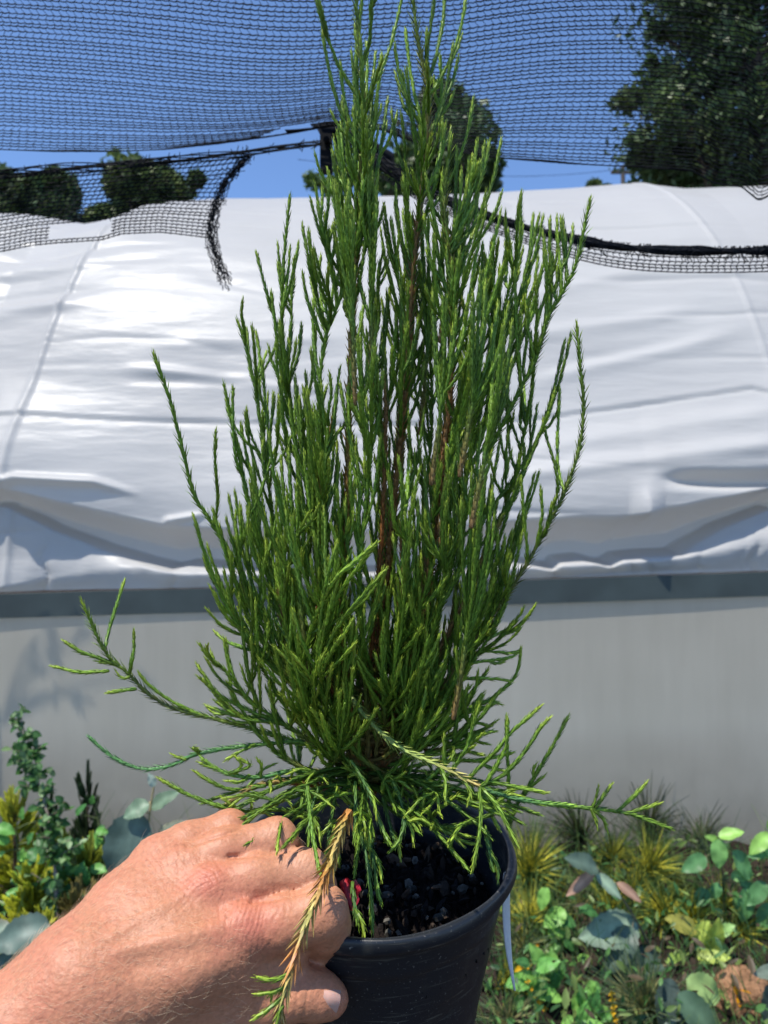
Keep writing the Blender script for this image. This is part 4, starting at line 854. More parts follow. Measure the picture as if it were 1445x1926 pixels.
def build_hand():
    h = 0.00125
    lo = np.array([-0.225, 0.270, CAMZ - 0.365]); hi = np.array([0.0, 0.480, CAMZ - 0.135])
    ax = [np.arange(lo[i], hi[i], h) for i in range(3)]
    G = np.stack(np.meshgrid(*ax, indexing='ij'), -1).astype(np.float32)
    def cap(a, b):
        pa, pb = P(*a[:3]), P(*b[:3]); ra, rb = a[3] * a[2] / F, b[3] * b[2] / F
        d = pb - pa; L2 = d @ d
        t = np.clip(((G - pa.astype(np.float32)) @ d.astype(np.float32)) / L2, 0, 1)
        q = G - pa.astype(np.float32) - t[..., None] * d.astype(np.float32)
        return np.sqrt((q * q).sum(-1)) - (ra + (rb - ra) * t)
    def smin(a, b, k):
        hh = np.clip(0.5 + 0.5 * (b - a) / k, 0, 1); return b + (a - b) * hh - k * hh * (1 - hh)
    def chain(c, k):
        f = None
        for a, b in zip(c[:-1], c[1:]):
            q = cap(a, b); f = q if f is None else smin(f, q, k)
        return f
    palm = None
    for c in PALM:
        f = chain(c, 0.010); palm = f if palm is None else smin(palm, f, 0.013)
    th = chain(THU, 0.006); palm = smin(palm, th, 0.006)
    fing = None
    for c in (LIT, RIN, MID, IND):
        f = chain(c, 0.005); fing = f if fing is None else smin(fing, f, 0.0006)
    f = smin(palm, fing, 0.0042)
    # knuckle and tendon relief
    for px, py, d, r, a in ((452, 1738, .372, 34, .0010), (392, 1658, .383, 32, .0011), (332, 1622, .394, 28, .0006), (607, 1700, .382, 26, .0008)):
        q = G - P(px, py, d).astype(np.float32); f = f - a * np.exp(-(q * q).sum(-1) / (r * d / F) ** 2)
    V, Q = surface_net(f, lo, h)
    # relax the grid marks
    nV = len(V); e = np.vstack([Q[:, [0, 1]], Q[:, [1, 2]], Q[:, [2, 3]], Q[:, [3, 0]]])
    for lam in (0.5, -0.52) * 4:
        s = np.zeros_like(V); c = np.zeros(nV)
        for k in range(3): s[:, k] = np.bincount(e[:, 0], V[e[:, 1], k], nV)
        c = np.bincount(e[:, 0], minlength=nV); m = s / np.maximum(c, 1)[:, None]; V = V + lam * (m - V) * (c > 0)[:, None]
    return V, Q
def hand():
    root = empty("person", P(150, 1855, .36), "bare sunburnt left forearm and hand gripping the near side of the black pot rim", "person")
    V, Q = build_hand()
    me = bpy.data.meshes.new("hand"); me.from_pydata(V.tolist(), [], Q.tolist()); me.polygons.foreach_set("use_smooth", np.ones(len(Q), bool)); me.update()
    # one finer level, then creases and colour where the skin has them
    o = bpy.data.objects.new("body", me); COL.objects.link(o)
    md = o.modifiers.new("sub", 'SUBSURF'); md.levels = 1; md.render_levels = 1
    dg = bpy.context.evaluated_depsgraph_get(); me2 = bpy.data.meshes.new_from_object(o.evaluated_get(dg)); o.modifiers.clear(); o.data = me2; me2.name = "body"
    n = len(me2.vertices); v = np.empty(n * 3); me2.vertices.foreach_get("co", v); v = v.reshape(-1, 3)
    nn = np.empty(n * 3); me2.vertices.foreach_get("normal", nn); nn = nn.reshape(-1, 3)
    px = 722.5 + F * v[:, 0] / v[:, 1]; py = 963 - F * (v[:, 2] - CAMZ) / v[:, 1]
    def g(cx, cy, sx, sy, rot=0):
        c, s = math.cos(rot), math.sin(rot); dx, dy = px - cx, py - cy
        return np.exp(-((dx * c + dy * s) / sx) ** 2 - ((-dx * s + dy * c) / sy) ** 2)
    dsp = np.zeros(n)
    # wrinkles over the index knuckle run across the finger; over the middle one they fan out
    wv = lambda ang, per, seed, wob: np.sin(((px * math.cos(ang) + py * math.sin(ang)) + wob * 26 * vnoise(px / 34 + 20, py / 34 + 20, seed)) * 2 * math.pi / per)
    crease = lambda w: -1.25 * np.clip(w - 0.35, 0, 1) ** 1.0
    dsp += 0.00036 * crease(wv(0.12, 10.5, 41, 1.0)) * (0.6 + 0.9 * np.clip(vnoise(px / 9 + 60, py / 16 + 60, 58) + .2, 0, 1))  * g(462, 1722, 66, 62, 0.2)
    dsp += 0.00040 * crease(wv(-0.75, 11.0, 42, 0.9)) * g(385, 1655, 46, 36, -0.4) + 0.0003 * crease(wv(0.95, 12.0, 43, 0.9)) * g(380, 1662, 46, 32, -0.4)
    dsp += 0.0003 * crease(wv(-0.3, 12, 44, 1.0)) * g(300, 1610, 40, 34) + 0.00028 * crease(wv(-0.5, 12, 45, 1.0)) * g(322, 1622, 46, 34)
    for cx, cy in ((612, 1672), (585, 1612), (530, 1548)): dsp += 0.0003 * crease(wv(0.25, 8.5, 46, 0.4)) * g(cx - 14, cy, 20, 26)
    for cx in (545, 560, 578): dsp -= 0.00045 * g(cx, 1870, 2.6, 36, 0.12) * (py > 1815)
    dsp += 0.00024 * vnoise(px / 7 + 40, py / 7 + 40, 47) + 0.00022 * vnoise(px / 18 + 40, py / 18, 48)
    tend = lambda x0, y0, x1, y1, w: np.exp(-(((px - x0) * (y1 - y0) - (py - y0) * (x1 - x0)) / math.hypot(x1 - x0, y1 - y0) / w) ** 2) * sstep(x0, x0 + 60, px) * sstep(x1, x1 - 50, px)
    dsp += 0.0013 * tend(180, 1800, 450, 1735, 15) + 0.0009 * tend(170, 1780, 392, 1658, 12) - 0.0010 * tend(200, 1830, 470, 1775, 22)
    def groove(rows, wd, a):
        best = np.full(n, 1e9)
        for (x0, y0), (x1, y1) in zip(rows[:-1], rows[1:]):
            L2 = (x1 - x0) ** 2 + (y1 - y0) ** 2; tt = np.clip(((px - x0) * (x1 - x0) + (py - y0) * (y1 - y0)) / L2, 0, 1)
            best = np.minimum(best, np.hypot(px - x0 - tt * (x1 - x0), py - y0 - tt * (y1 - y0)))
        return -a * np.exp(-(best / wd) ** 2)
    dsp += groove([(432, 1611), (480, 1607), (520, 1602), (556, 1596), (585, 1590)], 4.5, .0016) + groove([(474, 1694), (510, 1690), (550, 1681), (590, 1669), (625, 1664)], 4.5, .0018) + groove([(352, 1590), (385, 1580), (425, 1568), (455, 1555)], 4.0, .0012)
    v2 = v + nn * dsp[:, None]; me2.vertices.foreach_set("co", v2.ravel())
    base = np.array([0.50, 0.215, 0.115]); red = np.array([0.53, 0.155, 0.10]); pale = np.array([0.66, 0.38, 0.25])
    k = np.clip(0.75 * g(465, 1735, 62, 62) + 0.7 * g(385, 1655, 52, 30, -0.35) + 0.28 * g(310, 1600, 70, 40) + 0.35 * g(640, 1885, 26, 34) + 0.25 * sstep(330, 0, px), 0, 0.85)
    mott = 0.5 * (vnoise(px / 11 + 50, py / 11 + 50, 51) + vnoise(px / 5 + 50, py / 5, 52)) + 0.6 * vnoise(px / 40 + 30, py / 40, 53)
    c = base + (red - base) * np.clip(k + 0.30 * mott, 0, 1)[:, None]; c = c + (pale - c) * (0.35 * np.clip(g(560, 1580, 70, 40) + g(600, 1640, 60, 40), 0, 1))[:, None]
    fr = vnoise(px / 4.5 + 70, py / 4.5 + 70, 57); c = c * (1 - 0.22 * np.clip((fr - 0.34) * 9, 0, 1))[:, None]
    at = me2.color_attributes.new("Col", 'FLOAT_COLOR', 'POINT'); at.data.foreach_set("color", np.c_[np.clip(c, 0, 1), np.ones(n)].astype(np.float32).ravel())
    m = mat("sunburnt skin", attr=True, rough=0.48, spec=0.36, noise=(420, 0.84, 1.08), bump=(900, 0.45, 0.0006), sss=0.10)
    me2.materials.clear(); me2.materials.append(m)
    me2.update(); o.parent = root; o.matrix_parent_inverse = root.matrix_world.inverted()
    # thumb nail
    mb = MB(); a = np.linspace(-1, 1, 13); A, B_ = np.meshgrid(a, a)
    cx, cy = 614, 1885; ex = np.array([math.cos(.30), math.sin(.30)]); ey = np.array([-ex[1], ex[0]])
    sq = 1 - 0.16 * np.abs(B_) ** 3
    q = np.stack([cx + 25 * A * ex[0] * sq + 21 * B_ * ey[0], cy + 25 * A * ex[1] * sq + 21 * B_ * ey[1]], -1)
    dd = 0.3776 + 0.0022 * B_ ** 2 + 0.0022 * np.clip(A, 0, 1) ** 2 + 0.0005 * np.clip(-A, 0, 1)
    Vn = np.stack([dd * (q[..., 0] - 722.5) / F, dd, CAMZ - dd * (q[..., 1] - 963) / F], -1); mb.grid(Vn[:, ::-1])
    Vb = Vn.copy(); Vb[..., 1] += 0.0035; mb.grid(Vb)
    for sl in (np.s_[0, :], np.s_[-1, :], np.s_[:, 0], np.s_[:, -1]): mb.grid(np.stack([Vn[sl], Vb[sl]], 0))
    mn = mat("finger nail", base=(0.56, 0.33, 0.26), rough=0.42, spec=0.35, noise=(120, 0.92, 1.05), sss=0.2)
    mb.build("thumb_nail", mn, o)
    # fine pale hairs
    f = np.array([p.vertices[:3] for p in me2.polygons]); ctr = v2[f].mean(1); fn = nrm(np.cross(v2[f[:, 1]] - v2[f[:, 0]], v2[f[:, 2]] - v2[f[:, 0]]))
    if (fn * nn[f[:, 0]]).sum() < 0: fn = -fn
    cpx = 722.5 + F * ctr[:, 0] / ctr[:, 1]; cpy = 963 - F * (ctr[:, 2] - CAMZ) / ctr[:, 1]
    face = (fn[:, 1] < 0.35)
    wgt = face * (sstep(420, 120, cpx) * (cpy < 1990) + 0.25 * ((cpx > 500) & (cpx < 575) & (cpy < 1690)) + 0.5 * (cpx < 470) * (cpy > 1720) * (cpy < 1960)) * (cpx > -40)
    pick = RNG.choice(len(f), 1050, p=wgt / wgt.sum(), replace=False); mb = MB()
    flow = nrm(P(420, 1700, .38) - P(0, 1960, .345)); 
    for i in pick:
        N = fn[i]; dr = flow - N * (flow @ N) + np.array([0, 0, -0.35]) * 0.8; dr = nrm(dr - N * (dr @ N)); sd = np.cross(N, dr)
        ang = 0.45 * RNG.standard_normal(); dr = dr * math.cos(ang) + sd * math.sin(ang)
        l = 0.0035 + 0.0055 * RNG.random(); u = np.linspace(0, 1, 5)[:, None]; bend = sd * 0.0018 * RNG.standard_normal()
        lift = 0.55 + 0.5 * RNG.random()
        p = ctr[i] - N * 0.0002 + dr * l * u + N * l * (lift * 0.6 * u - 0.22 * u ** 2) + bend * u ** 2
        col = np.array([0.80, 0.62, 0.40]) * (0.7 + 0.5 * RNG.random())
        mb.tube(p, np.linspace(0.000038, 0.000016, 5), 3, col, cap=False)
    mh = mat("fair arm hair", attr=True, rough=0.4, spec=0.5)
    mb.build("arm_hair", mh, o)
hand()
# ------------------------------------------------------------------ plants in the bed
def blade(b, o, d, up, L, W, col, col2=None, bend=0.35, fold=0.25, shape=0.8, n=9, wavy=0.0, vein=True, twist=0.0):
    """one leaf from its stalk end o along d; up is its upper side"""
    d = nrm(d); up = nrm(up - d * (np.asarray(up) @ d)); sd = np.cross(d, up)
    t = np.linspace(0, 1, n); t = np.clip(t, 0, 1); wd = W * 0.5 * (t ** 0.55 * (1 - t) ** 0.85) / 0.462; wd = wd * (1 + (0.05 if n > 8 else 0) * np.where(np.arange(n) % 2, 1, -1)); wd[0] = W * 0.03; wd[-1] = 0
    c = o + d * (L * t * (1 - 0.12 * bend * t))[:, None] - up * (bend * L * t ** 2 * 0.5)[:, None]
    k = np.array([-1, -0.55, 0, 0.55, 1.0])
    ph = RNG.random() * 6
    V = c[:, None] + sd * (wd[:, None] * k)[..., None] + up * (np.abs(k)[None] * wd[:, None] * fold + wavy * W * np.sin(t * 14 + ph)[:, None] * k[None])[..., None]
    col = np.asarray(col, float) * 1.35; e = np.ones((n, 5, 3)) * col * (0.85 + 0.3 * RNG.random())
    if vein: e[:, 2] = e[:, 2] * 1.25 + 0.012
    if col2 is not None: e = e + (np.asarray(col2) - e) * (np.abs(k)[None, :, None] ** 2) * 0.6
    b.grid(V, e)
def stalk(b, pts, r0, r1, col, sides=6): 
    p = resample(np.array(pts), 14); b.tube(p, np.linspace(r0, r1, 14), sides, col)
CAMP = np.array([0, 0, CAMZ])
def needle_tuft(b, tip, axis, size, n, cols, L0=0.03, wid=0.0017):
    """needles set round the last few cm of a shoot; pale yellow low down, green at the ends"""
    axis = nrm(axis)
    for _ in range(int(n * 1.4)):
        s = RNG.random(); o = tip - axis * L0 * (1 - s)
        q = RNG.standard_normal(3); q = nrm(q - axis * (q @ axis)); a = math.radians(12 + 62 * RNG.random() ** 0.9 * (1.1 - 0.45 * s))
        d = axis * math.cos(a) + q * math.sin(a); l = size * (0.8 + 0.6 * RNG.random())
        u = np.linspace(0, 1, 6); c = o + d * (l * u)[:, None] - np.array([0, 0, 1]) * (0.12 * l * u ** 2)[:, None]
        y = cols[0] * (0.8 + 0.4 * RNG.random()); g = cols[1] * (0.7 + 0.6 * RNG.random()); k = np.clip((u - 0.30 - 0.2 * RNG.random()) / 0.28, 0, 1)[:, None]
        b.tube(c, wid * np.array([0.8, 1, 1, 1, 0.8, 0.25]), 3, y + (g - y) * k, cap=False)
YEL = (np.array([0.88, 0.82, 0.11]), np.array([0.11, 0.19, 0.05])); SHADED = (np.array([0.10, 0.12, 0.035]), np.array([0.022, 0.045, 0.02])); PAL = (np.array([0.62, 0.60, 0.26]), np.array([0.12, 0.19, 0.10])); OLV = (np.array([0.50, 0.50, 0.07]), np.array([0.06, 0.12, 0.035]))  # the dark pair has the shade at the wall foot put into its colour
def pine(base, tufts, label, group="dwarf pines in the bed"):
    B = P(*base); B[2] = 0.0
    g = empty("dwarf_pine", B, label, "pine", group)
    b = MB(); hub = None
    for px, py, sz, d, cols, n in tufts:
        sz = sz * 1.22; tip = P(px, py + sz * 0.3, d); mid = B * 0.45 + tip * 0.55 + np.array([RNG.standard_normal() * .02, 0, -0.02])
        stalk(b, [B + [RNG.standard_normal() * .01, RNG.standard_normal() * .01, 0], mid, tip], 0.007, 0.0035, (0.10, 0.06, 0.04))
        c = MB(); ax = nrm(tip - mid + np.array([RNG.standard_normal() * .03, -0.06, 0.04])); needle_tuft(c, tip, ax, sz * d / F * 0.95, n, cols, L0=sz * d / F * 0.55)
        for k in range(2):
            t2 = mid * (0.5 - 0.2 * k) + tip * (0.5 + 0.2 * k); needle_tuft(c, t2, ax, sz * d / F * 0.6, n // 4, (cols[1] * 1.3, cols[1]), L0=0.03)
        c.build("needle_tuft", M_leaf, g)
    b.build("stem", M_bark, g)
pine((985, 1760, 2.72), [(960, 1580, 62, 2.95, SHADED, 90), (1000, 1600, 85, 2.75, YEL, 150), (978, 1690, 62, 2.68, YEL, 90)], "yellow needled dwarf pine right beside the pot rim, its lower tuft behind the plant tag")
pine((1120, 1740, 3.0), [(1085, 1535, 70, 3.12, SHADED, 80), (1155, 1590, 66, 2.88, OLV, 110)], "dark dwarf pine standing against the wall behind the dried curled leaf")
pine((1215, 1760, 2.8), [(1222, 1520, 72, 3.14, SHADED, 80), (1228, 1600, 82, 2.76, YEL, 150), (1195, 1650, 62, 2.72, YEL, 100)], "tall dwarf pine with a bright yellow heart and a dark tuft reaching up the wall")
pine((1265, 1800, 2.6), [(1245, 1690, 66, 2.6, YEL, 120), (1300, 1705, 62, 2.58, YEL, 110), (1270, 1660, 50, 2.75, OLV, 80)], "low dwarf pine with two small yellow tufts above the lime green leaves")
pine((1375, 1790, 2.65), [(1362, 1680, 62, 2.7, OLV, 100), (1395, 1735, 60, 2.55, YEL, 90), (1320, 1550, 55, 3.15, SHADED, 60)], "sparse olive dwarf pine growing under the heart leaved plant")
pine((1215, 1990, 2.12), [(1210, 1860, 105, 2.12, PAL, 190), (1240, 1905, 85, 2.08, PAL, 110), (1165, 1915, 80, 2.1, PAL, 90)], "pale cream variegated pine tuft in front of the big green leaves")
pine((955, 1980, 2.2), [(958, 1830, 62, 2.25, YEL, 100), (955, 1900, 75, 2.1, PAL, 120), (990, 1770, 55, 2.45, OLV, 80)], "yellow green dwarf pine tucked behind the lower side of the pot")
pine((1090, 1960, 2.3), [(1075, 1850, 62, 2.3, OLV, 90), (1115, 1820, 60, 2.4, PAL, 80), (1060, 1750, 60, 2.6, OLV, 80)], "grassy pale dwarf pine among the weeds and yellow flowers")
def leafy(name, base, stem, leaves, label, cat, cols, scol=(0.20, 0.17, 0.09), r=(0.006, 0.002), part_named="leaf"):
    """base pixel and depth; stem [(px, py, d)...]; leaves [(px, py, d, angle in picture deg, length px, width ratio, colour index, face tilt)]"""
    B = P(*base); B[2] = 0.0; g = empty(name, B, label, cat)
    b = MB(); S = [B] + [P(*q) for q in stem]; stalk(b, S, r[0], r[1], scol); sp = resample(np.array(S), 60)
    for px, py, d, ang, L, ar, ci, tilt in leaves:
        a = math.radians(ang); o = P(px, py, d); l = L * d / F
        dr = nrm(np.array([math.cos(a), -0.45 + 0.5 * RNG.random() * tilt, math.sin(a)])); up = nrm(np.array([0.15 * RNG.standard_normal(), -0.75, 0.75 + 0.2 * RNG.standard_normal()]))
        i = int(np.argmin(np.linalg.norm(sp - o, axis=1))); q = sp[i]
        if np.linalg.norm(q - o) > 0.006: stalk(b, [q, q * .5 + o * .5 + [0, 0, .004], o], 0.0022, 0.0016, scol, 5)
        lb = MB(); c = cols[ci]
        blade(lb, o, dr, up, l, l * ar, c[0], c[1] if len(c) > 1 else None, bend=0.25 + 0.3 * RNG.random(), fold=0.16 + 0.15 * RNG.random(), shape=0.72, n=17, wavy=0.04)
        lb.build(part_named, M_leaf, g)
    b.build("stem", M_bark, g)
GG = [((0.075, 0.115, 0.085), (0.05, 0.085, 0.06)), ((0.10, 0.155, 0.10),), ((0.36, 0.22, 0.15), (0.30, 0.15, 0.09)), ((0.055, 0.09, 0.07),), ((0.22, 0.30, 0.20), (0.10, 0.15, 0.11))]
leafy("hazel_shrub", (1262, 1900, 2.35), [(1240, 1810, 2.35), (1190, 1720, 2.33), (1150, 1660, 2.3), (1122, 1632, 2.28)],
      [(1125, 1635, 2.27, 150, 78, .62, 0, 1), (1118, 1640, 2.28, 215, 72, .35, 2, .6), (1122, 1645, 2.28, 325, 62, .5, 4, .6), (1200, 1740, 2.33, 178, 125, .62, 4, .6), (1190, 1745, 2.3, 225, 100, .6, 0, .8), (1250, 1820, 2.33, 160, 110, .7, 0, .7), (1252, 1830, 2.32, 200, 105, .6, 3, .5), (1265, 1850, 2.3, 300, 110, .6, 3, .5), (1160, 1660, 2.31, 330, 55, .4, 2, .5)],
      "leaning shrub with big grey green leaves and one dried curled brown leaf", "shrub", GG)
HH = [((0.16, 0.33, 0.09),), ((0.085, 0.21, 0.07),), ((0.22, 0.40, 0.08),)]
leafy("heart_leaf_plant", (1368, 1860, 2.6), [(1366, 1760, 2.6), (1360, 1660, 2.58), (1352, 1585, 2.56)],
      [(1350, 1578, 2.54, 268, 55, .68, 0, .3), (1352, 1574, 2.54, 25, 48, .6, 2, .8), (1328, 1612, 2.54, 200, 58, .62, 1, .6), (1378, 1600, 2.54, 305, 64, .66, 1, .5), (1352, 1580, 2.55, 160, 30, .5, 2, .6), (1375, 1650, 2.56, 20, 42, .6, 0, .6), (1402, 1670, 2.53, 262, 66, .6, 1, .4), (1330, 1672, 2.56, 225, 40, .8, 1, .4), (1380, 1685, 2.56, 300, 36, .8, 1, .4), (1392, 1660, 2.55, 330, 50, .6, 1, .5), (1350, 1660, 2.56, 250, 34, .7, 1, .5)],
      "upright plant with pointed heart shaped bright green leaves against the dark wall foot", "plant", HH, (0.12, 0.14, 0.06), (0.005, 0.002))
leafy("heart_leaf_plant", (1470, 1860, 2.55), [(1468, 1740, 2.55), (1460, 1640, 2.55), (1452, 1570, 2.55)],
      [(1448, 1568, 2.53, 215, 58, .55, 2, .6), (1452, 1572, 2.53, 260, 50, .6, 0, .4), (1442, 1600, 2.53, 190, 40, .6, 1, .6), (1445, 1560, 2.54, 60, 40, .6, 2, .6), (1440, 1660, 2.54, 215, 60, .6, 1, .5), (1450, 1700, 2.54, 230, 60, .6, 1, .5)],
      "bright heart leaved plant cut off by the photo's edge beside its twin", "plant", HH, (0.14, 0.16, 0.06), (0.005, 0.002))
LL = [((0.36, 0.46, 0.08),), ((0.24, 0.36, 0.07),), ((0.27, 0.26, 0.05),), ((0.20, 0.34, 0.10),)]
leafy("lime_leaf_plant", (1345, 1880, 2.45), [(1340, 1810, 2.43), (1335, 1770, 2.42)],
      [(1310, 1750, 2.4, 150, 70, .6, 2, .6), (1335, 1790, 2.4, 85, 80, .5, 0, .6), (1310, 1800, 2.38, 15, 62, .5, 0, .6), (1250, 1800, 2.38, 340, 72, .55, 1, .6), (1352, 1770, 2.4, 290, 58, .5, 3, .4), (1345, 1760, 2.4, 45, 45, .6, 3, .5), (1355, 1800, 2.4, 320, 55, .6, 1, .5), (1305, 1770, 2.41, 60, 50, .7, 0, .5), (1360, 1850, 2.35, 250, 46, .5, 1, .5)],
      "plant with sunlit lime green wavy leaves below the yellow pine tufts", "plant", LL, (0.12, 0.10, 0.05), (0.006, 0.003))
BB = [((0.30, 0.42, 0.14),), ((0.085, 0.15, 0.085), (0.06, 0.11, 0.065)), ((0.06, 0.09, 0.075),), ((0.16, 0.20, 0.15),)]
leafy("broad_leaf_plant", (1345, 2010, 2.1), [(1340, 1950, 2.1), (1325, 1900, 2.08), (1315, 1875, 2.05)],
      [(1290, 1845, 2.03, 335, 82, .82, 0, .8), (1275, 1868, 2.0, 318, 118, .56, 1, .5), (1320, 1905, 2.02, 220, 110, .6, 2, .5), (1330, 1920, 2.0, 265, 80, .6, 2, .4), (1262, 1840, 2.06, 250, 90, .6, 2, .5), (1300, 1930, 2.0, 190, 100, .5, 3, .5)],
      "low plant with one pale lime and one dark broad leaf beside the reddish clod", "plant", BB, (0.15, 0.12, 0.07), (0.006, 0.003))
leafy("broad_leaf_plant", (1480, 2000, 2.15), [(1470, 1900, 2.12), (1455, 1850, 2.1)], [(1470, 1830, 2.08, 165, 62, .55, 3, .6), (1450, 1850, 2.08, 265, 90, .55, 2, .5), (1465, 1880, 2.08, 240, 90, .5, 2, .5)],
      "grey green broad leaves hanging over the reddish clod at the bed's corner", "plant", BB)
WW = [((0.12, 0.30, 0.06),), ((0.06, 0.18, 0.045),), ((0.20, 0.40, 0.08),)]
def weed(base, top, n, spread, label, big=44):
    lv = []
    for i in range(n):
        k = i / n; px = base[0] + (top[0] - base[0]) * k + spread * RNG.standard_normal() * .6; py = base[1] + (top[1] - base[1]) * (k * 0.9 + 0.2) + 14 * RNG.standard_normal(); d = base[2] + (top[2] - base[2]) * k - 0.02 * RNG.random()
        lv.append((px, py, d, RNG.random() * 360, big * (0.6 + 0.6 * RNG.random()), 0.5 + 0.25 * RNG.random(), int(RNG.integers(0, 3)), 0.7))
    leafy("weed", base, [((base[0] + top[0]) / 2, (base[1] + top[1]) / 2, (base[2] + top[2]) / 2), top], lv, label, "weed", WW, (0.12, 0.15, 0.06), (0.004, 0.0015))
weed((1060, 1850, 2.4), (1050, 1690, 2.45), 16, 34, "bright green weed with jagged leaves left of the leaning grey leaved shrub", 46)
weed((1020, 1930, 2.15), (1030, 1800, 2.2), 18, 40, "dense green weed beside the tip of the white plant tag", 48)
weed((1110, 1960, 2.05), (1105, 1850, 2.1), 15, 36, "low green weed between the yellow flowers and the cream pine tuft", 42)
weed((1290, 1900, 2.5), (1310, 1720, 2.75), 12, 30, "dark green weed half hidden among the small yellow pine tufts", 36)
weed((1440, 1880, 2.6), (1425, 1720, 2.7), 18, 40, "shaded green weed filling the gap under the heart leaved plants", 40)
weed((45, 1760, 2.5), (30, 1560, 2.6), 26, 34, "leafy green weed among the golden conifers at the far end of the bed", 34)
weed((150, 1780, 2.45), (140, 1590, 2.55), 26, 36, "leafy green weed filling the space between sapling and grey leaved shrub", 34)
weed((195, 1700, 2.7), (185, 1540, 2.8), 20, 26, "small leaved green weed at the wall foot behind the grey leaved shrub", 30)
def blossom(px, py, d, sz, col, label, n=5, group=None, up=None):
    B = P(px, py, d); g = empty("yellow_flower", [B[0], B[1], 0.0], label, "flower", group); b = MB()
    for k in range(n):
        a = k * 6.283 / n + RNG.random() * .5; dr = np.array([math.cos(a), -0.5, math.sin(a)]); blade(b, B, dr, np.array([0, -1, .4]), sz * d / F, sz * d / F * 0.7, col, n=6, vein=False)
    b.build("petals", M_leaf, g); b = MB(); stalk(b, [[B[0] + .02, B[1] + .02, 0.0], [B[0] + .008, B[1] + .015, B[2] * .6], B], 0.0022, 0.0014, (0.10, 0.15, 0.05), 5); b.build("stem", M_leaf, g)
OR = (0.75, 0.42, 0.015)
blossom(980, 1818, 2.2, 16, OR, "single yellow orange flower nearest the tip of the white plant tag", 4)
blossom(1003, 1775, 2.4, 13, (0.62, 0.30, 0.02), "dull orange flower above the yellow one beside the pot", 4)
blossom(1390, 1868, 2.15, 24, (0.8, 0.36, 0.01), "largest orange yellow flower lying on the reddish clod", 3)
blossom(1265, 1815, 2.4, 12, (0.75, 0.35, 0.015), "small orange flower under the lime green leaves", 4)
for k, (px, py) in enumerate([(990, 1845), (998, 1860), (1005, 1872), (1012, 1884), (1022, 1897), (1028, 1912)]): blossom(px + 3, py, 2.15, 7, OR, "tiny yellow flower in the loose string beside the pot", 4, "tiny yellow flowers beside the pot")
for k, (px, py) in enumerate([(1150, 1868), (1151, 1880), (1154, 1893), (1152, 1906), (1158, 1918)]): blossom(px, py, 2.05, 7.5, OR, "tiny yellow flower on the upright spike left of the cream pine", 4, "tiny yellow flowers on the spike")
pine((1010, 1900, 2.4), [(1000, 1700, 70, 2.5, YEL, 120), (1040, 1660, 62, 2.75, OLV, 90), (985, 1760, 60, 2.4, PAL, 90)], "full yellow dwarf pine close against the pot's side above the bright green weeds")
pine((1150, 1830, 2.6), [(1150, 1680, 66, 2.7, YEL, 110), (1120, 1640, 60, 2.85, OLV, 90), (1085, 1690, 56, 2.7, PAL, 80)], "yellow dwarf pine spreading directly behind the leaning grey leaved shrub")
# ---- left side
def small_leaf_shrub():
    B = P(118, 1830, 2.35); B[2] = 0.0; g = empty("small_leaved_sapling", B, "thin grey stemmed sapling with small round leaves rising up the wall", "sapling")
    S = [B, P(108, 1720, 2.40), P(104, 1640, 2.44), P(96, 1560, 2.48), P(78, 1490, 2.52), P(50, 1410, 2.56), P(38, 1330, 2.6)]
    b = MB(); sp = resample(np.array(S), 80); b.tube(sp, np.linspace(0.0085, 0.0018, 80), 8, (0.30, 0.25, 0.21)); lb = MB()
    for _ in range(52):
        i = int(80 * (0.18 + 0.8 * RNG.random())); o = sp[min(i, 79)]; l = 0.04 + 0.075 * RNG.random() * (1.25 - i / 80); a = RNG.random() * 6.283
        e = o + np.array([math.cos(a) * l, math.sin(a) * l * .7, 0.25 * l + 0.4 * l * RNG.random()]); stalk(b, [o, o * .5 + e * .5 + [0, 0, .005], e], 0.0022, 0.0012, (0.20, 0.17, 0.13), 5)
        for k in range(9):
            q = o + (e - o) * (0.15 + 0.9 * k / 9); dr = nrm(RNG.standard_normal(3)); sz = 0.022 + 0.020 * RNG.random()
            blade(lb, q, dr, np.array([0, -.6, .8]) + 0.5 * RNG.standard_normal(3), sz, sz * .75, (0.045, 0.115, 0.028) if RNG.random() < .78 else (0.14, 0.22, 0.09), n=5, bend=.3)
    b.build("stem", M_bark, g); lb.build("foliage", M_leaf, g)
small_leaf_shrub()
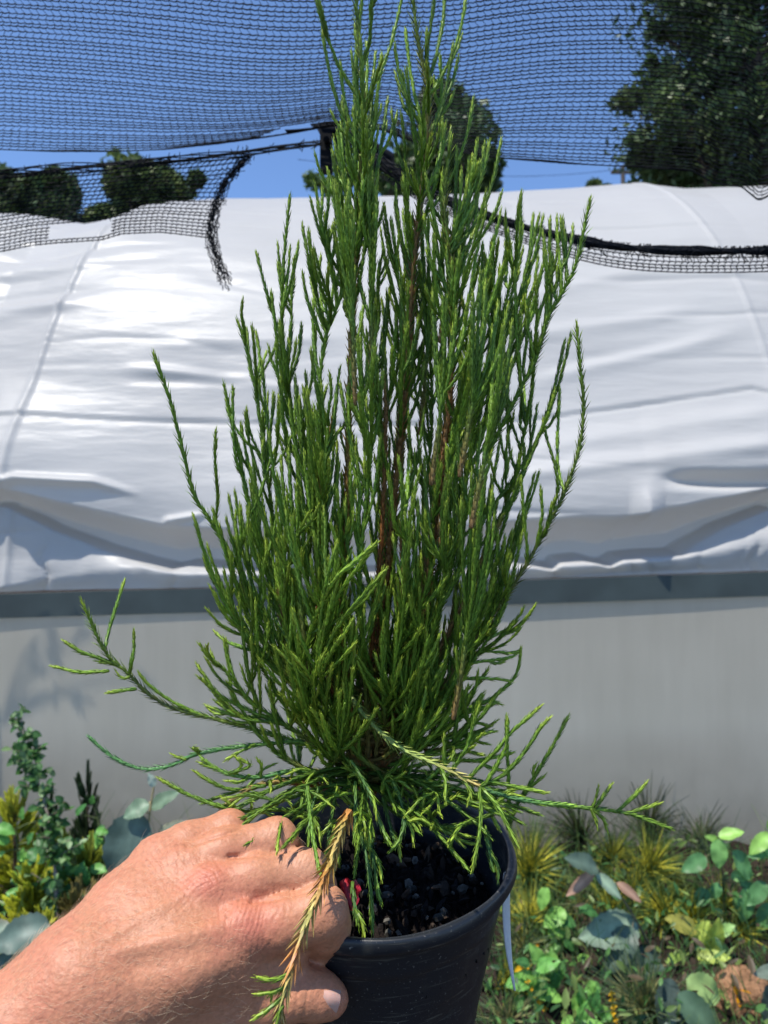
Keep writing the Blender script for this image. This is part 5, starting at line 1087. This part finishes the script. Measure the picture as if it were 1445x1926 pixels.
def feathery(px, py, d, w, h, cols, label, n=60, name="golden_conifer", cat="conifer", seed=0):
    """low conifer of feathery sprays; px, py its top centre"""
    T = P(px, py, d); B = T.copy(); B[2] = 0.0; g = empty(name, B, label, cat); b = MB(); tr = MB()
    W = w * d / F; Hh = h * d / F; base = T - [0, 0, Hh]; base[2] = max(base[2], 0.01)
    stalk(tr, [B, (B + T) / 2, T - [0, 0, Hh * .2]], 0.009, 0.003, (0.10, 0.065, 0.045)); tr.build("trunk", M_bark, g)
    for _ in range(n):
        a = RNG.random() * 6.283; k = RNG.random() ** .8; r = W * (0.25 + 0.75 * RNG.random()) * (1.05 - 0.55 * k); o = B * (1 - k) + (T - [0, 0, Hh * .15]) * k
        e = o + np.array([math.cos(a) * r, math.sin(a) * r * .9, Hh * (0.12 + 0.25 * RNG.random())])
        sp = resample(np.array([o, o * .45 + e * .55 + [0, 0, -0.01], e]), 16); sd = nrm(np.cross(e - o, [0, 0, 1.0] + 0.6 * RNG.standard_normal(3)))
        c0, c1 = np.array(cols[0]), np.array(cols[1]); t = np.linspace(0, 1, 16)[:, None]; m = 0.7 + 0.6 * RNG.random()
        b.tube(sp, np.linspace(0.0024, 0.0016, 16), 4, (c0 + (c1 - c0) * t ** 1.5) * m, cap=False)
        for i in range(4, 16):
            for s in (-1, 1):
                l = r * 0.38 * (1.15 - i / 16) * (0.6 + 0.7 * RNG.random()) + 0.008; q = sp[i]; tt = nrm(sp[min(i + 1, 15)] - sp[i - 1])
                p = np.stack([q, q + tt * l * .45 + sd * s * l * .45, q + tt * l + sd * s * l * .62 + [0, 0, .15 * l]]); c = (c0 + (c1 - c0) * np.array([[.3], [.7], [1.0]]) * (.35 + .65 * i / 16)) * m
                b.tube(p, [0.0026, 0.0030, 0.0018], 3, c, cap=False)
    b.build("foliage", M_leaf, g)
GO = ((0.16, 0.19, 0.025), (0.78, 0.80, 0.06)); GO2 = ((0.09, 0.10, 0.02), (0.52, 0.58, 0.06)); DK = ((0.03, 0.05, 0.02), (0.045, 0.085, 0.028)); BRZ = ((0.12, 0.085, 0.03), (0.30, 0.25, 0.07))
feathery(28, 1500, 2.75, 75, 150, GO, "golden feathery conifer against the wall at the left end of the bed", 60)
feathery(60, 1640, 2.45, 75, 140, GO, "bright yellow green conifer tuft just above the big grey leaf", 80)
feathery(165, 1470, 2.85, 42, 170, DK, "dark slender conifer sprigs standing against the grey wall", 46, name="dark_conifer")
feathery(92, 1480, 2.9, 26, 160, DK, "smallest dark conifer shoot behind the thin sapling", 26, name="dark_conifer")
feathery(170, 1600, 2.6, 55, 140, GO2, "dull olive conifer in front of the dark slender sprigs", 56)
feathery(150, 1690, 2.4, 75, 150, BRZ, "bronzed yellowish conifer beside the forearm", 70)
feathery(25, 1850, 2.1, 80, 150, GO2, "olive green conifer at the lowest left corner under the big leaf", 80)
feathery(80, 1725, 2.3, 62, 120, GO, "sunlit yellow green conifer in front of the big rounded grey leaf", 60)
feathery(120, 1560, 2.62, 34, 120, GO, "little gold tipped conifer behind the sapling stem", 34)
SP_ = [((0.085, 0.13, 0.105), (0.06, 0.10, 0.08)), ((0.14, 0.21, 0.13),), ((0.17, 0.22, 0.16), (0.30, 0.24, 0.16)), ((0.36, 0.42, 0.32),)]
leafy("hazel_shrub", (272, 1760, 2.2), [(270, 1680, 2.2), (274, 1600, 2.2), (282, 1530, 2.2), (291, 1468, 2.2)],
      [(272, 1560, 2.18, 118, 10, .6, 0, .6), (265, 1528, 2.19, 250, 140, .72, 0, .2), (281, 1512, 2.18, 200, 52, .85, 1, .5), (278, 1560, 2.21, 20, 10, .5, 1, .6), (292, 1590, 2.21, 42, 92, .62, 2, .3), (284, 1520, 2.24, 35, 64, .55, 1, .8), (290, 1480, 2.19, 105, 30, .6, 3, .6), (255, 1640, 2.2, 215, 60, .6, 0, .5), (278, 1600, 2.22, 320, 92, .7, 2, .3)],
      "shrub with big veined grey green leaves on a tan stem behind the hand", "shrub", SP_, (0.42, 0.34, 0.17), (0.005, 0.003))
leafy("hazel_shrub", (60, 1900, 2.15), [(62, 1830, 2.15), (60, 1770, 2.15)], [(95, 1742, 2.13, 186, 110, .72, 0, .3), (70, 1770, 2.12, 35, 60, .55, 1, .4), (60, 1800, 2.14, 180, 90, .5, 0, .4), (20, 1740, 2.13, 200, 70, .7, 2, .5), (90, 1810, 2.13, 330, 60, .6, 1, .5)],
      "one broad rounded grey green leaf cluster low at the left beside the forearm", "shrub", SP_, (0.22, 0.2, 0.12), (0.005, 0.003))
# ---- low filler nobody could count, a clod and litter
def filler():
    b = MB(); cols = [(0.05, 0.13, 0.035), (0.08, 0.18, 0.045), (0.035, 0.085, 0.03), (0.14, 0.20, 0.05), (0.075, 0.055, 0.03), (0.10, 0.16, 0.04)]
    for _ in range(3600):
        y = 1.75 + 1.42 * RNG.random(); x = (-1 + 2 * RNG.random()) * (0.62 * y + 0.1)
        if RNG.random() < 0.35 and abs(x) < 0.3: continue
        z = 0.01 + 0.17 * RNG.random() ** 1.6 * (1.0 if y < 2.9 else 0.6); o = np.array([x, y, z]); s = 0.02 + 0.035 * RNG.random()
        blade(b, o, RNG.standard_normal(3) + [0, -.2, .2], np.array([0, -.4, .9]) + .4 * RNG.standard_normal(3), s, s * (.22 + .3 * RNG.random()), cols[RNG.integers(0, len(cols))], n=5, vein=False)
    for _ in range(1500):
        y = 1.75 + 1.42 * RNG.random(); x = (-1 + 2 * RNG.random()) * (0.62 * y + 0.1); o = np.array([x, y, 0.0]); l = 0.10 + 0.16 * RNG.random(); u = np.linspace(0, 1, 5)[:, None]; q = RNG.standard_normal(3) * [.5, .5, 0]
        b.tube(o + np.array([0, 0, 1]) * l * u + q * l * u ** 2 * .8, [0.0014, 0.0013, 0.0012, 0.0010, 0.0004], 3, np.array(cols[RNG.integers(0, 4)]) * 1.2, cap=False)
    tag(b.build("ground_cover", M_leaf), kind="stuff")
filler()
def clod():
    c = P(1395, 1905, 2.2); c[2] = max(c[2], 0.02); n = 26; th = np.linspace(0, 2 * math.pi, n + 1)[:-1]; ph = np.linspace(0.02, math.pi - .02, 16); T, Hh = np.meshgrid(th, ph)
    r = 0.075 * (1 + 0.35 * vnoise(T * 2 + 20, Hh * 3 + 20, 61) + 0.2 * vnoise(np.cos(T) * 4 + 20, Hh * 6, 62))
    V = c + np.stack([r * np.sin(Hh) * np.cos(T) * 1.15, r * np.sin(Hh) * np.sin(T), r * np.cos(Hh) * .9], -1); b = MB(); b.grid(V, wrap=True)
    tag(b.build("earth_clod", mat("reddish earth", base=(0.30, 0.165, 0.09), rough=.95, spec=.1, noise=(30, .5, 1.4), bump=(120, 1, .01))), "reddish brown clod of earth under the largest orange flower", "clod")
clod()
def maple():
    """young maple just past the photo's left edge: its leaves throw the small hand-shaped shadows on the wall"""
    spots = [(92, 1180), (60, 1206), (98, 1208), (92, 1216), (140, 1200), (165, 1205), (52, 1228), (56, 1240), (90, 1230), (76, 1262), (55, 1222), (252, 1268), (268, 1280), (286, 1292), (100, 1312), (118, 1306), (140, 1308), (40, 1322), (160, 1316), (60, 1312)]
    L = [P(px, py, YW - 0.085) + SUN * ((1.55 if px < 200 else 2.2) + 0.15 * RNG.random()) for px, py in spots]
    top = np.mean(L, axis=0); B = np.array([top[0] - 0.4, top[1] - 0.1, 0.0]); g = empty("maple_sapling", B, "young maple past the left edge whose leaf shadows fall on the grey wall", "maple")
    b = MB(); lb = MB(); hub = top + [-.28, 0, -0.25]; stalk(b, [B, (B + hub) / 2, hub, hub + [-.05, 0, .25]], 0.012, 0.004, (0.13, 0.09, 0.07))
    for q in L:
        stalk(b, [hub, hub * .45 + q * .55 + [0, 0, .06], q], 0.0018, 0.001, (0.13, 0.09, 0.07), 5); nx = nrm(np.array([0, -1.0, 0]) + .22 * RNG.standard_normal(3)); a0 = nrm(np.cross(nx, [0.3, .2, 1.0])); b0 = np.cross(nx, a0); rot = -1.57 + 0.5 * RNG.standard_normal()
        for k in range(5):
            a = rot + (k - 2) * 0.6; sz = 0.060 * (1 - 0.12 * abs(k - 2)); blade(lb, q, a0 * math.sin(a) + b0 * math.cos(a), nx, sz, sz * .27, (0.05, 0.09, 0.03), n=6, bend=.1, shape=.9)
    b.build("stem", M_bark, g); lb.build("foliage", M_leaf, g)
maple()
